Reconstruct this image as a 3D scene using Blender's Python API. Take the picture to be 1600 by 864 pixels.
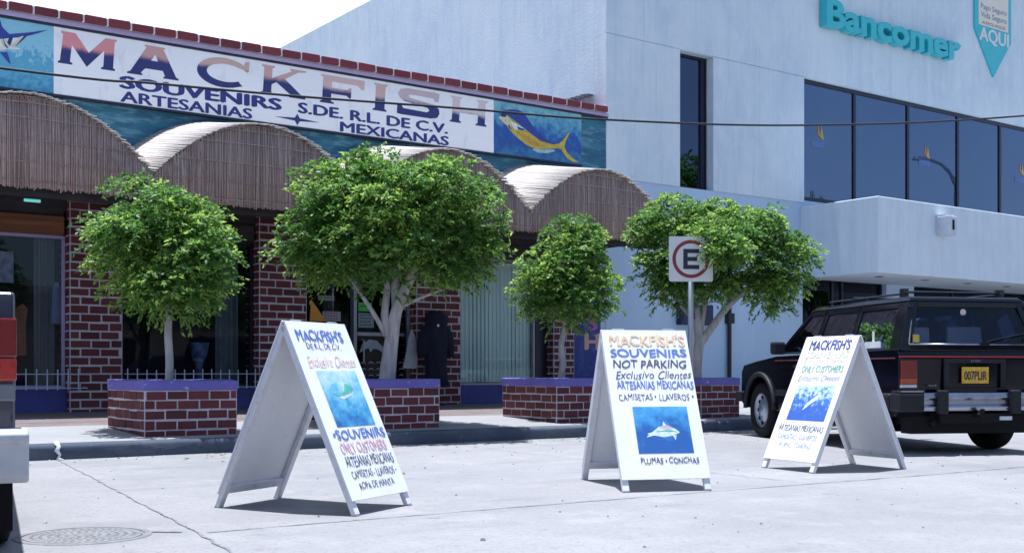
import bpy, bmesh, math, random
import numpy as np
from mathutils import Vector, Matrix
from mathutils.geometry import tessellate_polygon
random.seed(7)
rng = np.random.default_rng(11)
R = math.radians
scene = bpy.context.scene
col = scene.collection
for o in list(bpy.data.objects):
    bpy.data.objects.remove(o)

# ---------------------------------------------------------------- camera
EYE = 0.87
HEAD = math.atan2(.588, .809)                 # camera heading, clockwise from +Y
cam_d = bpy.data.cameras.new('camera')
cam = bpy.data.objects.new('camera', cam_d); col.objects.link(cam)
cam.location = (0, 0, EYE)
cam.rotation_euler = (R(90), 0, -HEAD)
cam_d.sensor_width = 36
cam_d.lens = 36 * 1820 / 1600
cam_d.shift_y = (580 - 432) / 1600
cam_d.clip_start = .1
cam_d.clip_end = 3000
scene.camera = cam

# ---------------------------------------------------------------- sky, sun, exposure
SUN_EL, SUN_DIR = R(82.5), Vector((-.12, 1, 0)).normalized()
S = Vector((SUN_DIR.x * math.cos(SUN_EL), SUN_DIR.y * math.cos(SUN_EL), math.sin(SUN_EL)))
world = bpy.data.worlds.new('World'); scene.world = world
world.use_nodes = True
wn, wl = world.node_tree.nodes, world.node_tree.links
wn.clear()
sky = wn.new('ShaderNodeTexSky'); sky.sky_type = 'NISHITA'; sky.sun_disc = False
sky.sun_elevation = SUN_EL
sky.sun_rotation = math.atan2(S.x, S.y)
sky.air_density = 1.0; sky.dust_density = 1.5; sky.ozone_density = 3.0; sky.altitude = 0
bg = wn.new('ShaderNodeBackground'); bg.inputs['Strength'].default_value = .108
wo = wn.new('ShaderNodeOutputWorld')
# thin bright haze and high cloud added towards the horizon, also as facade fill
tc = wn.new('ShaderNodeTexCoord'); sx = wn.new('ShaderNodeSeparateXYZ'); wl.new(tc.outputs['Generated'], sx.inputs[0])
cn = wn.new('ShaderNodeTexNoise'); cn.inputs['Scale'].default_value = 3.2; cn.inputs['Detail'].default_value = 7; cn.inputs['Roughness'].default_value = .6
wl.new(tc.outputs['Generated'], cn.inputs['Vector'])
hz = wn.new('ShaderNodeMapRange'); hz.interpolation_type = 'SMOOTHSTEP'
hz.inputs['From Min'].default_value = .75; hz.inputs['From Max'].default_value = .25
wl.new(sx.outputs['Z'], hz.inputs[0])
cm = wn.new('ShaderNodeMath'); cm.operation = 'MULTIPLY_ADD'; cm.inputs[1].default_value = .9; cm.inputs[2].default_value = -.5
wl.new(cn.outputs[0], cm.inputs[0])
side = wn.new('ShaderNodeMapRange'); side.interpolation_type = 'SMOOTHSTEP'      # made-up cloud bank: haze weighted behind the shop to set fill and shadow depth
side.inputs['From Min'].default_value = -.15; side.inputs['From Max'].default_value = .45
wl.new(sx.outputs['Y'], side.inputs[0])
side.inputs['To Min'].default_value = .22
hm = wn.new('ShaderNodeMath'); hm.operation = 'MULTIPLY'; wl.new(hz.outputs[0], hm.inputs[0]); wl.new(side.outputs[0], hm.inputs[1])
ca = wn.new('ShaderNodeMath'); ca.operation = 'ADD'; ca.use_clamp = True; wl.new(cm.outputs[0], ca.inputs[0]); wl.new(hm.outputs[0], ca.inputs[1])
mx = wn.new('ShaderNodeMixRGB'); mx.inputs[2].default_value = (8.0, 8.0, 7.6, 1)
wl.new(ca.outputs[0], mx.inputs[0]); wl.new(sky.outputs[0], mx.inputs[1])
wl.new(mx.outputs[0], bg.inputs[0]); wl.new(bg.outputs[0], wo.inputs[0])
sun_d = bpy.data.lights.new('sun', 'SUN'); sun_d.energy = 5.0; sun_d.angle = R(.55); sun_d.color = (1, .975, .94)
sun = bpy.data.objects.new('sun', sun_d); col.objects.link(sun)
sun.location = (0, 0, 30)
sun.rotation_euler = S.to_track_quat('Z', 'Y').to_euler()
vs = scene.view_settings
vs.view_transform = 'Standard'; vs.look = 'None'; vs.gamma = 1; vs.use_curve_mapping = False
vs.exposure = .72
try:
    vs.use_white_balance = True
    vs.white_balance_temperature = 5880
    vs.white_balance_tint = 10
except Exception:
    pass
scene.cycles.max_bounces = 8
scene.cycles.transparent_max_bounces = 16
scene.cycles.use_denoising = True

# ---------------------------------------------------------------- mesh helpers
class MB:
    def __init__(s): s.v = []; s.f = []; s.m = []; s.M = Matrix()
    def add(s, vs_, fs, mi=0):
        b = len(s.v)
        s.v += [s.M @ Vector(p) for p in vs_]
        for f in fs: s.f.append(tuple(b + i for i in f)); s.m.append(mi)
    def box(s, x0, x1, y0, y1, z0, z1, mi=0):
        s.add([(x0,y0,z0),(x1,y0,z0),(x1,y1,z0),(x0,y1,z0),(x0,y0,z1),(x1,y0,z1),(x1,y1,z1),(x0,y1,z1)],
              [(0,3,2,1),(4,5,6,7),(0,1,5,4),(1,2,6,5),(2,3,7,6),(3,0,4,7)], mi)
    def hexa(s, p, mi=0):        # eight points, bottom ring then top ring
        s.add(p, [(0,3,2,1),(4,5,6,7),(0,1,5,4),(1,2,6,5),(2,3,7,6),(3,0,4,7)], mi)
    def quad(s, a, b, c, d, mi=0): s.add([a,b,c,d], [(0,1,2,3)], mi)
    def tube(s, pts, rad, n=8, mi=0, cap=True):
        pts = [Vector(p) for p in pts]
        if not hasattr(rad, '__len__'): rad = [rad] * len(pts)
        rings = []; up = Vector((0,0,1)); prev = None
        for i, p in enumerate(pts):
            d = (pts[min(i+1,len(pts)-1)] - pts[max(i-1,0)]).normalized()
            if prev is None:
                a = d.cross(up if abs(d.z) < .95 else Vector((1,0,0))).normalized()
            else:
                a = (prev - d * prev.dot(d)).normalized()
            prev = a; b = d.cross(a)
            rings.append([p + (a*math.cos(t*2*math.pi/n) + b*math.sin(t*2*math.pi/n))*rad[i] for t in range(n)])
        vs_ = [q for r in rings for q in r]; fs = []
        for i in range(len(rings)-1):
            for t in range(n):
                u = (t+1) % n
                fs.append((i*n+t, i*n+u, (i+1)*n+u, (i+1)*n+t))
        if cap:
            fs.append(tuple(range(n))[::-1]); fs.append(tuple((len(rings)-1)*n+t for t in range(n)))
        s.add(vs_, fs, mi)
    def lathe(s, prof, n=32, axis='Z', at=(0,0,0), mi=0):    # prof: (radius, height)
        vs_ = []; fs = []; k = len(prof)
        for t in range(n):
            c_, s_ = math.cos(2*math.pi*t/n), math.sin(2*math.pi*t/n)
            for r, h in prof:
                p = (r*c_, r*s_, h) if axis == 'Z' else ((h, r*c_, r*s_) if axis == 'X' else (r*c_, h, r*s_))
                vs_.append((p[0]+at[0], p[1]+at[1], p[2]+at[2]))
        for t in range(n):
            u = (t+1) % n
            for i in range(k-1):
                fs.append((t*k+i, u*k+i, u*k+i+1, t*k+i+1))
        s.add(vs_, fs, mi)
    def poly(s, outer, holes=(), place=None, mi=0):          # flat polygon; place maps (u,v) -> 3D
        loops = [[Vector((a, b, 0)) for a, b in outer]] + [[Vector((a, b, 0)) for a, b in h] for h in holes]
        flat = [p for l in loops for p in l]
        tris = tessellate_polygon(loops)
        place = place or (lambda u, v: (u, v, 0))
        s.add([place(p.x, p.y) for p in flat], [tuple(t) for t in tris], mi)
    def prism(s, outer, place, d, mi=0):                     # closed slab: polygon pushed along vector d
        d = Vector(d); n = len(outer)
        a = [Vector(place(*p)) for p in outer]; b = [p + d for p in a]
        tris = tessellate_polygon([[Vector((x, y, 0)) for x, y in outer]])
        fs = [tuple(t) for t in tris] + [tuple(n + i for i in t[::-1]) for t in tris]
        fs += [(i, (i+1) % n, n+(i+1) % n, n+i) for i in range(n)]
        s.add(a + b, fs, mi)
    def build(s, name, mats, parent=None, smooth=False, bevel=0, seg=2, fix=True):
        me = bpy.data.meshes.new(name)
        me.from_pydata([tuple(p) for p in s.v], [], s.f)
        if not hasattr(mats, '__len__'): mats = [mats]
        for m in mats: me.materials.append(m)
        me.polygons.foreach_set('material_index', s.m)
        if smooth: me.polygons.foreach_set('use_smooth', [True]*len(s.f))
        if fix:
            bm = bmesh.new(); bm.from_mesh(me); bmesh.ops.recalc_face_normals(bm, faces=bm.faces); bm.to_mesh(me); bm.free()
        me.update()
        o = bpy.data.objects.new(name, me); col.objects.link(o)
        if parent: put(o, parent)
        if bevel:
            b = o.modifiers.new('bevel', 'BEVEL'); b.width = bevel; b.segments = seg; b.limit_method = 'ANGLE'; b.angle_limit = R(40)
        return o

def put(o, parent):
    o.parent = parent
    if parent.type == 'EMPTY' and parent.get('in_place'):    # parts given in world coordinates
        o.matrix_parent_inverse = Matrix.Translation(-Vector(parent.location))

def thing(name, loc, label, cat, group=None, rz=0, in_place=False):
    o = bpy.data.objects.new(name, None); col.objects.link(o)
    o.location = loc; o.rotation_euler = (0, 0, rz); o.empty_display_size = .2
    if in_place: o['in_place'] = True
    return tag(o, label, cat, group)
def tag(o, label, cat, group=None):
    o['label'] = label; o['category'] = cat
    if group: o['group'] = group
    return o
def structure(o): o['kind'] = 'structure'; return o

def text_geo(txt, bold=0.0, shear=0.0, ext=0.0, bev=0.0):
    cu = bpy.data.curves.new('t', 'FONT'); cu.body = txt; cu.offset = bold; cu.shear = shear
    cu.extrude = ext; cu.bevel_depth = bev; cu.resolution_u = 3; cu.bevel_resolution = 1
    o = bpy.data.objects.new('t', cu); col.objects.link(o)
    dg = bpy.context.evaluated_depsgraph_get(); dg.update()
    me = bpy.data.meshes.new_from_object(o.evaluated_get(dg))
    vs_ = [v.co.copy() for v in me.vertices]; fs = [tuple(p.vertices) for p in me.polygons]
    bpy.data.objects.remove(o); bpy.data.curves.remove(cu); bpy.data.meshes.remove(me)
    return vs_, fs
def text_in(mb, txt, u0, u1, v0, v1, place, mi=0, bold=.02, shear=0, wob=0):
    """painted words fitted into a box; brush weight comes from strokes laid side by side"""
    vs_, fs = text_geo(txt, 0, shear)
    x0 = min(v.x for v in vs_); x1 = max(v.x for v in vs_); y0 = min(v.y for v in vs_); y1 = max(v.y for v in vs_)
    P0 = Vector(place(0, 0)); nrm = (Vector(place(.01, 0))-P0).cross(Vector(place(0, .01))-P0).normalized()
    dx = bold*.8
    for k, (sx_, sy_) in enumerate(((0,0),(1,.3),(-1,-.3),(.4,1),(-.4,-1)) if bold > .005 else ((0,0),)):
        out = []
        for v in vs_:
            a = (v.x+sx_*dx-x0)/(x1-x0); b = (v.y+sy_*dx*.6-y0)/(y1-y0)
            u = u0 + a*(u1-u0); w = v0 + b*(v1-v0)
            if wob: w += wob*math.sin(a*23+1.3*len(txt)); u += wob*math.sin(a*31+b*3)
            out.append(Vector(place(u, w)) + nrm*(.0003*k))
        mb.add(out, fs, mi)

def smooth(pts, n=8):
    out = []
    P = [Vector(p) for p in pts]
    for i in range(len(P)-1):
        p0, p1, p2, p3 = P[max(i-1,0)], P[i], P[i+1], P[min(i+2,len(P)-1)]
        for k in range(n):
            t = k/n
            out.append(.5*((2*p1)+(p2-p0)*t+(2*p0-5*p1+4*p2-p3)*t*t+(3*p1-p0-3*p2+p3)*t**3))
    out.append(P[-1]); return out

# ---------------------------------------------------------------- material helpers
def mat(name):
    m = bpy.data.materials.new(name); m.use_nodes = True
    nt = m.node_tree; b = nt.nodes['Principled BSDF']
    return m, nt, b
def N(nt, t, **k):
    n = nt.nodes.new(t)
    for a, v in k.items(): setattr(n, a, v)
    return n
def simple(name, c, rough=.6, metal=0, coat=0, spec=.5, noise=.12, nscale=6, bump=0):
    m, nt, b = mat(name)
    b.inputs['Roughness'].default_value = rough; b.inputs['Metallic'].default_value = metal
    b.inputs['Coat Weight'].default_value = coat; b.inputs['Specular IOR Level'].default_value = spec
    tc = N(nt, 'ShaderNodeTexCoord'); nz = N(nt, 'ShaderNodeTexNoise'); nz.inputs['Scale'].default_value = nscale; nz.inputs['Detail'].default_value = 6
    nt.links.new(tc.outputs['Object'], nz.inputs['Vector'])
    r = N(nt, 'ShaderNodeValToRGB')
    r.color_ramp.elements[0].position = .3; r.color_ramp.elements[1].position = .7
    r.color_ramp.elements[0].color = (*[x*(1-noise) for x in c], 1); r.color_ramp.elements[1].color = (*[min(1, x*(1+noise)) for x in c], 1)
    nt.links.new(nz.outputs[0], r.inputs[0]); nt.links.new(r.outputs[0], b.inputs['Base Color'])
    if bump:
        bp = N(nt, 'ShaderNodeBump'); bp.inputs['Strength'].default_value = bump; bp.inputs['Distance'].default_value = .01
        nz2 = N(nt, 'ShaderNodeTexNoise'); nz2.inputs['Scale'].default_value = nscale*8; nz2.inputs['Detail'].default_value = 5
        nt.links.new(tc.outputs['Object'], nz2.inputs['Vector'])
        nt.links.new(nz2.outputs[0], bp.inputs['Height']); nt.links.new(bp.outputs[0], b.inputs['Normal'])
    return m
def layered(name, base, layers, rough=.85, bump=.3, bscale=60, bdist=.004):
    """base colour with noise layers: (scale xyz, low, high, colour, amount)"""
    m, nt, b = mat(name); b.inputs['Roughness'].default_value = rough; b.inputs['Specular IOR Level'].default_value = .3
    tc = N(nt, 'ShaderNodeTexCoord'); prev = N(nt, 'ShaderNodeRGB'); prev.outputs[0].default_value = (*base, 1); cur = prev.outputs[0]
    for i, (sc, lo, hi, c, amt) in enumerate(layers):
        mp = N(nt, 'ShaderNodeMapping'); mp.inputs['Scale'].default_value = sc; mp.inputs['Location'].default_value = (3.1*i, 1.7*i, 9.2*i)
        nz = N(nt, 'ShaderNodeTexNoise'); nz.inputs['Scale'].default_value = 1; nz.inputs['Detail'].default_value = 7; nz.inputs['Roughness'].default_value = .62
        mr = N(nt, 'ShaderNodeMapRange'); mr.inputs['From Min'].default_value = lo; mr.inputs['From Max'].default_value = hi
        mr.inputs['To Max'].default_value = amt
        mx = N(nt, 'ShaderNodeMixRGB'); mx.inputs[2].default_value = (*c, 1)
        nt.links.new(tc.outputs['Object'], mp.inputs[0]); nt.links.new(mp.outputs[0], nz.inputs['Vector'])
        nt.links.new(nz.outputs[0], mr.inputs[0]); nt.links.new(mr.outputs[0], mx.inputs[0]); nt.links.new(cur, mx.inputs[1])
        cur = mx.outputs[0]
    nt.links.new(cur, b.inputs['Base Color'])
    if bump:
        nz = N(nt, 'ShaderNodeTexNoise'); nz.inputs['Detail'].default_value = 6; nz.inputs['Scale'].default_value = bscale
        bp = N(nt, 'ShaderNodeBump'); bp.inputs['Strength'].default_value = bump; bp.inputs['Distance'].default_value = bdist
        nt.links.new(tc.outputs['Object'], nz.inputs['Vector']); nt.links.new(nz.outputs[0], bp.inputs['Height']); nt.links.new(bp.outputs[0], b.inputs['Normal'])
    return m
def island(name, cols, rough=.8, bump=.25, trans=0, bscale=90, spec=.3):
    """each loose piece (brick, reed, leaf) takes its own tone from the ramp"""
    m, nt, b = mat(name); b.inputs['Roughness'].default_value = rough; b.inputs['Specular IOR Level'].default_value = spec
    g = N(nt, 'ShaderNodeNewGeometry'); r = N(nt, 'ShaderNodeValToRGB'); el = r.color_ramp.elements
    while len(el) < len(cols): el.new(.5)
    for i, c in enumerate(cols): el[i].position = i/(len(cols)-1); el[i].color = (*c, 1)
    nt.links.new(g.outputs['Random Per Island'], r.inputs[0])
    tc = N(nt, 'ShaderNodeTexCoord'); nz = N(nt, 'ShaderNodeTexNoise'); nz.inputs['Scale'].default_value = bscale*.25; nz.inputs['Detail'].default_value = 5
    nt.links.new(tc.outputs['Object'], nz.inputs['Vector'])
    mx = N(nt, 'ShaderNodeMixRGB', blend_type='MULTIPLY'); mx.inputs[0].default_value = .35
    nt.links.new(r.outputs[0], mx.inputs[1]); nt.links.new(nz.outputs[0], mx.inputs[2])
    nt.links.new(mx.outputs[0], b.inputs['Base Color'])
    if bump:
        bp = N(nt, 'ShaderNodeBump'); bp.inputs['Strength'].default_value = bump; bp.inputs['Distance'].default_value = .006
        n2 = N(nt, 'ShaderNodeTexNoise'); n2.inputs['Scale'].default_value = bscale; nt.links.new(tc.outputs['Object'], n2.inputs['Vector'])
        nt.links.new(n2.outputs[0], bp.inputs['Height']); nt.links.new(bp.outputs[0], b.inputs['Normal'])
    if trans:
        out = nt.nodes['Material Output']; t = N(nt, 'ShaderNodeBsdfTranslucent'); ms = N(nt, 'ShaderNodeMixShader'); ms.inputs[0].default_value = trans
        hs = N(nt, 'ShaderNodeHueSaturation'); hs.inputs['Value'].default_value = 1.9; hs.inputs['Hue'].default_value = .485; nt.links.new(mx.outputs[0], hs.inputs['Color']); nt.links.new(hs.outputs[0], t.inputs[0]); nt.links.new(b.outputs[0], ms.inputs[1]); nt.links.new(t.outputs[0], ms.inputs[2]); nt.links.new(ms.outputs[0], out.inputs[0])
    return m
def glass(name, tint, ior=1.5, coat=(1, 1, 1)):
    """thin pane: what is behind shows through the tint, the rest is mirror reflection"""
    m, nt, b = mat(name); nt.nodes.remove(b); out = nt.nodes['Material Output']
    t = N(nt, 'ShaderNodeBsdfTransparent'); t.inputs[0].default_value = (*tint, 1)
    g = N(nt, 'ShaderNodeBsdfGlossy'); g.inputs['Roughness'].default_value = .004; g.inputs[0].default_value = (*coat, 1)
    fr = N(nt, 'ShaderNodeFresnel'); fr.inputs[0].default_value = ior
    ms = N(nt, 'ShaderNodeMixShader')
    tc = N(nt, 'ShaderNodeTexCoord'); nz = N(nt, 'ShaderNodeTexNoise'); nz.inputs['Scale'].default_value = .9
    bp = N(nt, 'ShaderNodeBump'); bp.inputs['Strength'].default_value = .06; bp.inputs['Distance'].default_value = .02
    nt.links.new(tc.outputs['Object'], nz.inputs['Vector']); nt.links.new(nz.outputs[0], bp.inputs['Height']); nt.links.new(bp.outputs[0], g.inputs['Normal'])
    nt.links.new(fr.outputs[0], ms.inputs[0]); nt.links.new(t.outputs[0], ms.inputs[1]); nt.links.new(g.outputs[0], ms.inputs[2])
    nt.links.new(ms.outputs[0], out.inputs[0])
    return m

M = {}
M['street'] = layered('street_concrete', (.258,.25,.252), [((.35,.35,1),.42,.62,(.215,.21,.214),.85), ((2.2,2.2,2),.5,.7,(.30,.29,.288),.7), ((9,9,9),.56,.75,(.185,.183,.188),.65), ((45,45,45),.54,.66,(.15,.15,.156),.65), ((110,110,110),.58,.68,(.36,.35,.345),.6), ((.5,2.2,1),.58,.72,(.165,.165,.175),.6), ((.9,.9,1),.64,.74,(.36,.345,.32),.6), ((.28,.28,1),.56,.66,(.175,.173,.18),.65), ((.16,1.6,1),.58,.68,(.19,.188,.195),.6), ((3.4,3.4,1),.68,.72,(.11,.108,.112),.7)], rough=.9, bump=.7, bscale=90)
M['joint'] = simple('joint_tar', (.17,.17,.18), .9, noise=.5, nscale=25)
M['walk'] = layered('sidewalk_concrete', (.285,.28,.28), [((.8,.8,1),.4,.65,(.23,.228,.232),.8), ((14,14,14),.55,.72,(.19,.19,.2),.6), ((3,3,3),.62,.7,(.14,.14,.145),.6)], rough=.9, bump=.5)
M['tile'] = layered('walkway_tile', (.16,.125,.12), [((3,3,3),.4,.65,(.22,.18,.17),.7), ((20,20,20),.5,.7,(.1,.08,.085),.6)], rough=.6)
M['kerb'] = layered('kerb_worn_paint', (.062,.075,.105), [((1.2,4,4),.45,.62,(.11,.125,.15),.7), ((9,9,9),.55,.68,(.045,.06,.09),.6), ((30,30,14),.64,.74,(.26,.27,.3),.6)], rough=.9, bump=.6)
M['bank'] = layered('board_marked_concrete', (.61,.70,.775), [((5.5,5.5,.32),.42,.66,(.52,.61,.70),.8), ((17,17,.9),.48,.7,(.69,.76,.81),.7), ((1.1,1.1,.8),.45,.66,(.54,.63,.72),.9), ((3.3,3.3,2.2),.5,.68,(.68,.75,.785),.7), ((30,30,9),.6,.74,(.42,.49,.58),.65), ((.4,.4,.25),.48,.62,(.71,.77,.80),.6), ((12,12,.25),.6,.72,(.45,.53,.63),.55)], rough=.9, bump=.9, bscale=26, bdist=.012)
M['plaster'] = layered('smooth_blue_plaster', (.47,.59,.74), [((.9,.9,.5),.4,.65,(.42,.54,.70),.8), ((6,6,1.2),.5,.72,(.5,.62,.75),.6)], rough=.85, bump=.25, bscale=40)
M['slab'] = layered('slab_render', (.62,.70,.77), [((4,4,.5),.42,.66,(.54,.61,.68),.8), ((16,16,3),.5,.7,(.68,.735,.77),.6), ((1.6,1.6,1.6),.5,.72,(.55,.615,.68),.7)], rough=.9, bump=.5, bscale=40)
M['brick'] = island('dark_red_brick', [(.105,.024,.030),(.14,.034,.04),(.085,.022,.030),(.16,.042,.045),(.12,.028,.037)], .75)
M['mortar'] = layered('pale_mortar', (.52,.50,.54), [((9,9,9),.4,.7,(.38,.365,.41),.85), ((30,30,30),.58,.7,(.25,.23,.26),.5)], rough=.9)
M['purple'] = layered('purple_paint', (.125,.105,.36), [((2,2,2),.4,.65,(.16,.135,.41),.8), ((14,14,14),.55,.72,(.09,.08,.26),.6), ((7,7,16),.63,.68,(.42,.38,.46),.9)], rough=.6)
M['navy'] = layered('navy_wall_paint', (.055,.055,.22), [((2,2,2),.4,.65,(.075,.075,.27),.8), ((12,12,12),.55,.72,(.04,.04,.15),.6)], rough=.6)
M['lilac'] = layered('lilac_band_paint', (.42,.35,.55), [((1,1,1),.4,.65,(.36,.3,.5),.8)], rough=.7)
M['rtile'] = island('glazed_red_roof_tile', [(.2,.035,.055),(.25,.05,.065),(.17,.03,.05),(.22,.045,.06)], .5)
M['slate'] = island('grey_weathered_tile', [(.1,.1,.13),(.2,.2,.25),(.14,.13,.17)], .8)
M['sea'] = layered('painted_sea', (.035,.12,.19), [((1.2,3,5),.42,.6,(.05,.19,.27),.9), ((3,3,14),.5,.64,(.16,.33,.4),.8), ((.8,.8,2.2),.5,.66,(.018,.05,.14),.9)], rough=.7)
M['board'] = layered('white_sign_paint', (.87,.88,.90), [((.8,.8,2.5),.45,.68,(.82,.83,.86),.8), ((5,5,2),.56,.7,(.62,.63,.7),.5)], rough=.55, bump=.1)
M['reed'] = island('weathered_reed', [(.54,.375,.35),(.63,.46,.415),(.43,.295,.28),(.69,.53,.47),(.57,.41,.375)], .85, bscale=60)
M['thatch'] = island('bleached_palm_mat', [(.7,.63,.57),(.78,.72,.66),(.62,.55,.5),(.74,.68,.62)], .85, bscale=60)
M['wood'] = layered('brown_timber', (.16,.06,.035), [((1.2,14,14),.4,.65,(.3,.12,.06),.8)], rough=.6)
M['darkwood'] = layered('dark_timber', (.035,.03,.035), [((2,12,12),.4,.65,(.06,.05,.055),.8)], rough=.7)
M['frame_dark'] = simple('dark_bronze_frame', (.018,.02,.04), .35, .3)
M['frame_grey'] = simple('grey_aluminium_frame', (.3,.31,.38), .4, .6)
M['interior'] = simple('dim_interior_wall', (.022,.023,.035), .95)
M['shopglass'] = glass('shop_window_glass', (.66,.72,.82), 1.38, (.75,.85,1))
M['narrowglass'] = glass('deep_blue_glass', (.10,.15,.28), 1.95, (.42,.58,1.0))
M['clearglass'] = glass('clear_shop_glass', (.93,.96,.97), 1.4, (.8,.9,1))
M['bankglass'] = glass('blue_tinted_glass', (.10,.15,.28), 2.9, (.40,.56,.92))
M['doorglass'] = glass('dark_door_glass', (.14,.16,.22), 1.4, (.7,.8,1))
M['curtain'] = layered('grey_green_curtain', (.25,.27,.26), [((9,9,.4),.4,.66,(.16,.18,.19),.8)], rough=.9)
M['blind'] = layered('pale_green_vertical_blind', (.66,.80,.76), [((6,6,.3),.4,.66,(.56,.7,.68),.7)], rough=.8)
M['rail'] = simple('pale_blue_rail_paint', (.45,.48,.6), .5)
M['bark'] = layered('pale_limewashed_bark', (.42,.4,.41), [((14,14,3),.42,.64,(.27,.25,.26),.9), ((5,5,2),.5,.7,(.5,.48,.5),.7)], rough=.9, bump=.7, bscale=40)
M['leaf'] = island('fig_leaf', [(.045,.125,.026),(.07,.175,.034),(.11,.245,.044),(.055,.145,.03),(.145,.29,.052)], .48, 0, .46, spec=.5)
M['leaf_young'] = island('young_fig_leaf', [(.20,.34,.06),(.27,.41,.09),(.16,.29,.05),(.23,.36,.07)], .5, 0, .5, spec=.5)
M['soil'] = layered('planter_soil', (.3,.26,.22), [((9,9,9),.4,.65,(.16,.13,.11),.8)], rough=.95, bump=.8)
M['galv'] = simple('galvanised_pole', (.33,.36,.42), .45, .6)
M['signwhite'] = simple('sign_white_enamel', (.68,.67,.68), .4, noise=.06)
M['signred'] = simple('sign_red_enamel', (.24,.022,.035), .4)
M['ink'] = simple('navy_black_paint', (.018,.02,.05), .5)
M['cable'] = simple('black_cable', (.012,.013,.02), .6)
M['teal'] = simple('turquoise_plastic', (.05,.46,.52), .35, noise=.05)
M['teal_side'] = simple('turquoise_return', (.02,.16,.2), .4)
M['cream'] = simple('cream_panel', (.72,.68,.58), .5, noise=.04)
M['box'] = simple('grey_metal_box', (.5,.55,.62), .5)
M['black'] = simple('black_rubber', (.008,.008,.011), .8, spec=.2)
M['white'] = simple('white_paint', (.72,.73,.76), .5)
M['iron'] = layered('worn_cast_iron', (.21,.205,.21), [((5,5,5),.4,.65,(.15,.15,.155),.8), ((14,14,14),.5,.7,(.27,.265,.265),.8)], rough=.9, bump=.6)

# ---------------------------------------------------------------- ground
def walk_z(y):            # the pavement climbs from the kerb to the shop front
    return .15 + (y - 11.9)*.045 if y < 14.8 else .2805
m = MB()
m.quad((-600,-600,0),(600,-600,0),(600,600,0),(-600,600,0))
street = structure(m.build('street', M['street'], fix=False))
m = MB()                                                      # control joints and cracks, thin filled grooves
def crack(pts, w, wob=.012, step=.12):
    out = []
    for (x0,y0),(x1,y1) in zip(pts, pts[1:]):
        L = math.hypot(x1-x0, y1-y0); n = max(2, int(L/step)); nx, ny = -(y1-y0)/L, (x1-x0)/L
        for i in range(n):
            t = i/n; k = random.uniform(-wob, wob)
            out.append((x0+(x1-x0)*t+nx*k, y0+(y1-y0)*t+ny*k, nx, ny))
    vs_, fs = [], []
    for i, (x,y,nx,ny) in enumerate(out):
        ww = w*random.uniform(.35, 1.2)/2
        vs_ += [(x-nx*ww, y-ny*ww, .004), (x+nx*ww, y+ny*ww, .004)]
        if i: fs.append((2*i-2, 2*i, 2*i+1, 2*i-1))
    m.add(vs_, fs)
crack([(3.12,11.88),(2.75,9.2),(2.36,6.37),(2.2,5.3),(1.9,3.2),(1.7,-3)], .017)
crack([(2.36,6.05),(3.9,6.03),(6.1,5.97),(8.24,5.87),(14,5.75),(30,5.6)], .02)
crack([(2.05,6.33),(2.36,6.05)], .03)
crack([(3.0,10.9),(5.2,10.85),(9,10.7),(16,10.8)], .012)
crack([(7.6,11.85),(7.3,9),(7.2,5.97)], .010)
crack([(-6,6.2),(1.4,6.1)], .018)
crack([(12.6,11.85),(12.4,9),(12.3,5.8)], .014)
structure(m.build('street_joint', M['joint'], street, fix=False))
m = MB()                                                      # kerb: rounded top edge, dips and chips along its length
xs = np.arange(-14, 60.1, .35)
prof = [(11.9,-.02),(11.905,.115),(11.915,.14),(11.94,.151),(12.06,.156),(12.061,-.02)]
vs_, fs = [], []
for x in xs:
    j = random.uniform(-.012,.012)
    for y,z in prof: vs_.append((x, y + (j if y < 11.93 else 0), z + (random.uniform(-.008,.004) if .1 < z < .152 else 0)))
k = len(prof)
for i in range(len(xs)-1):
    for q in range(k-1): fs.append((i*k+q, (i+1)*k+q, (i+1)*k+q+1, i*k+q+1))
m.add(vs_, fs)
structure(m.build('kerb', M['kerb'], smooth=True))
m = MB()
m.quad((-14,12.06,walk_z(12.06)),(60,12.06,walk_z(12.06)),(60,13.9,walk_z(13.9)),(-14,13.9,walk_z(13.9)))
structure(m.build('sidewalk', M['walk'], fix=False))
m = MB()
m.quad((-14,13.9,walk_z(13.9)),(15.1,13.9,walk_z(13.9)),(15.1,14.8,.2805),(-14,14.8,.2805))
m.quad((-14,14.8,.2805),(15.1,14.8,.2805),(15.1,21.5,.2805),(-14,21.5,.2805))
structure(m.build('walkway', M['tile'], fix=False))
m = MB()
m.quad((15.1,13.9,walk_z(13.9)),(60,13.9,walk_z(13.9)),(60,14.8,.2805),(15.1,14.8,.2805))
m.quad((15.1,14.8,.2805),(60,14.8,.2805),(60,24,.2805),(15.1,24,.2805))
structure(m.build('path', M['walk'], fix=False))
# manhole
t = thing('manhole_cover', (1.79,6.32,0), 'round worn manhole cover set in the concrete by the joint', 'manhole cover')
m = MB(); m.lathe([(.31,.0),(.31,.0055),(.345,.0055),(.35,.0)], 48); m.build('rim', M['iron'], t, smooth=False)
m = MB(); m.lathe([(0,.005),(.3,.005),(.3,0)], 48)
for ring in range(1, 7):
    for a in range(ring*7):
        th = a*2*math.pi/(ring*7) + ring*.3; r = ring*.043
        m.box(r*math.cos(th)-.008, r*math.cos(th)+.008, r*math.sin(th)-.008, r*math.sin(th)+.008, .004, .0066)
m.build('lid', M['iron'], t)
# drip of white paint over the kerb
m = MB()
pts = [(3.13,12.0,.163),(3.12,11.925,.155),(3.135,11.9,.13),(3.11,11.888,.09),(3.14,11.888,.05),(3.12,11.885,.006),(3.15,11.8,.006)]
m.tube(pts, [.02,.03,.02,.025,.015,.02,.006], 6)
tag(m.build('paint_drip', M['white'], smooth=True), 'thin white paint drip running down the kerb face into the street', 'paint drip')

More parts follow.
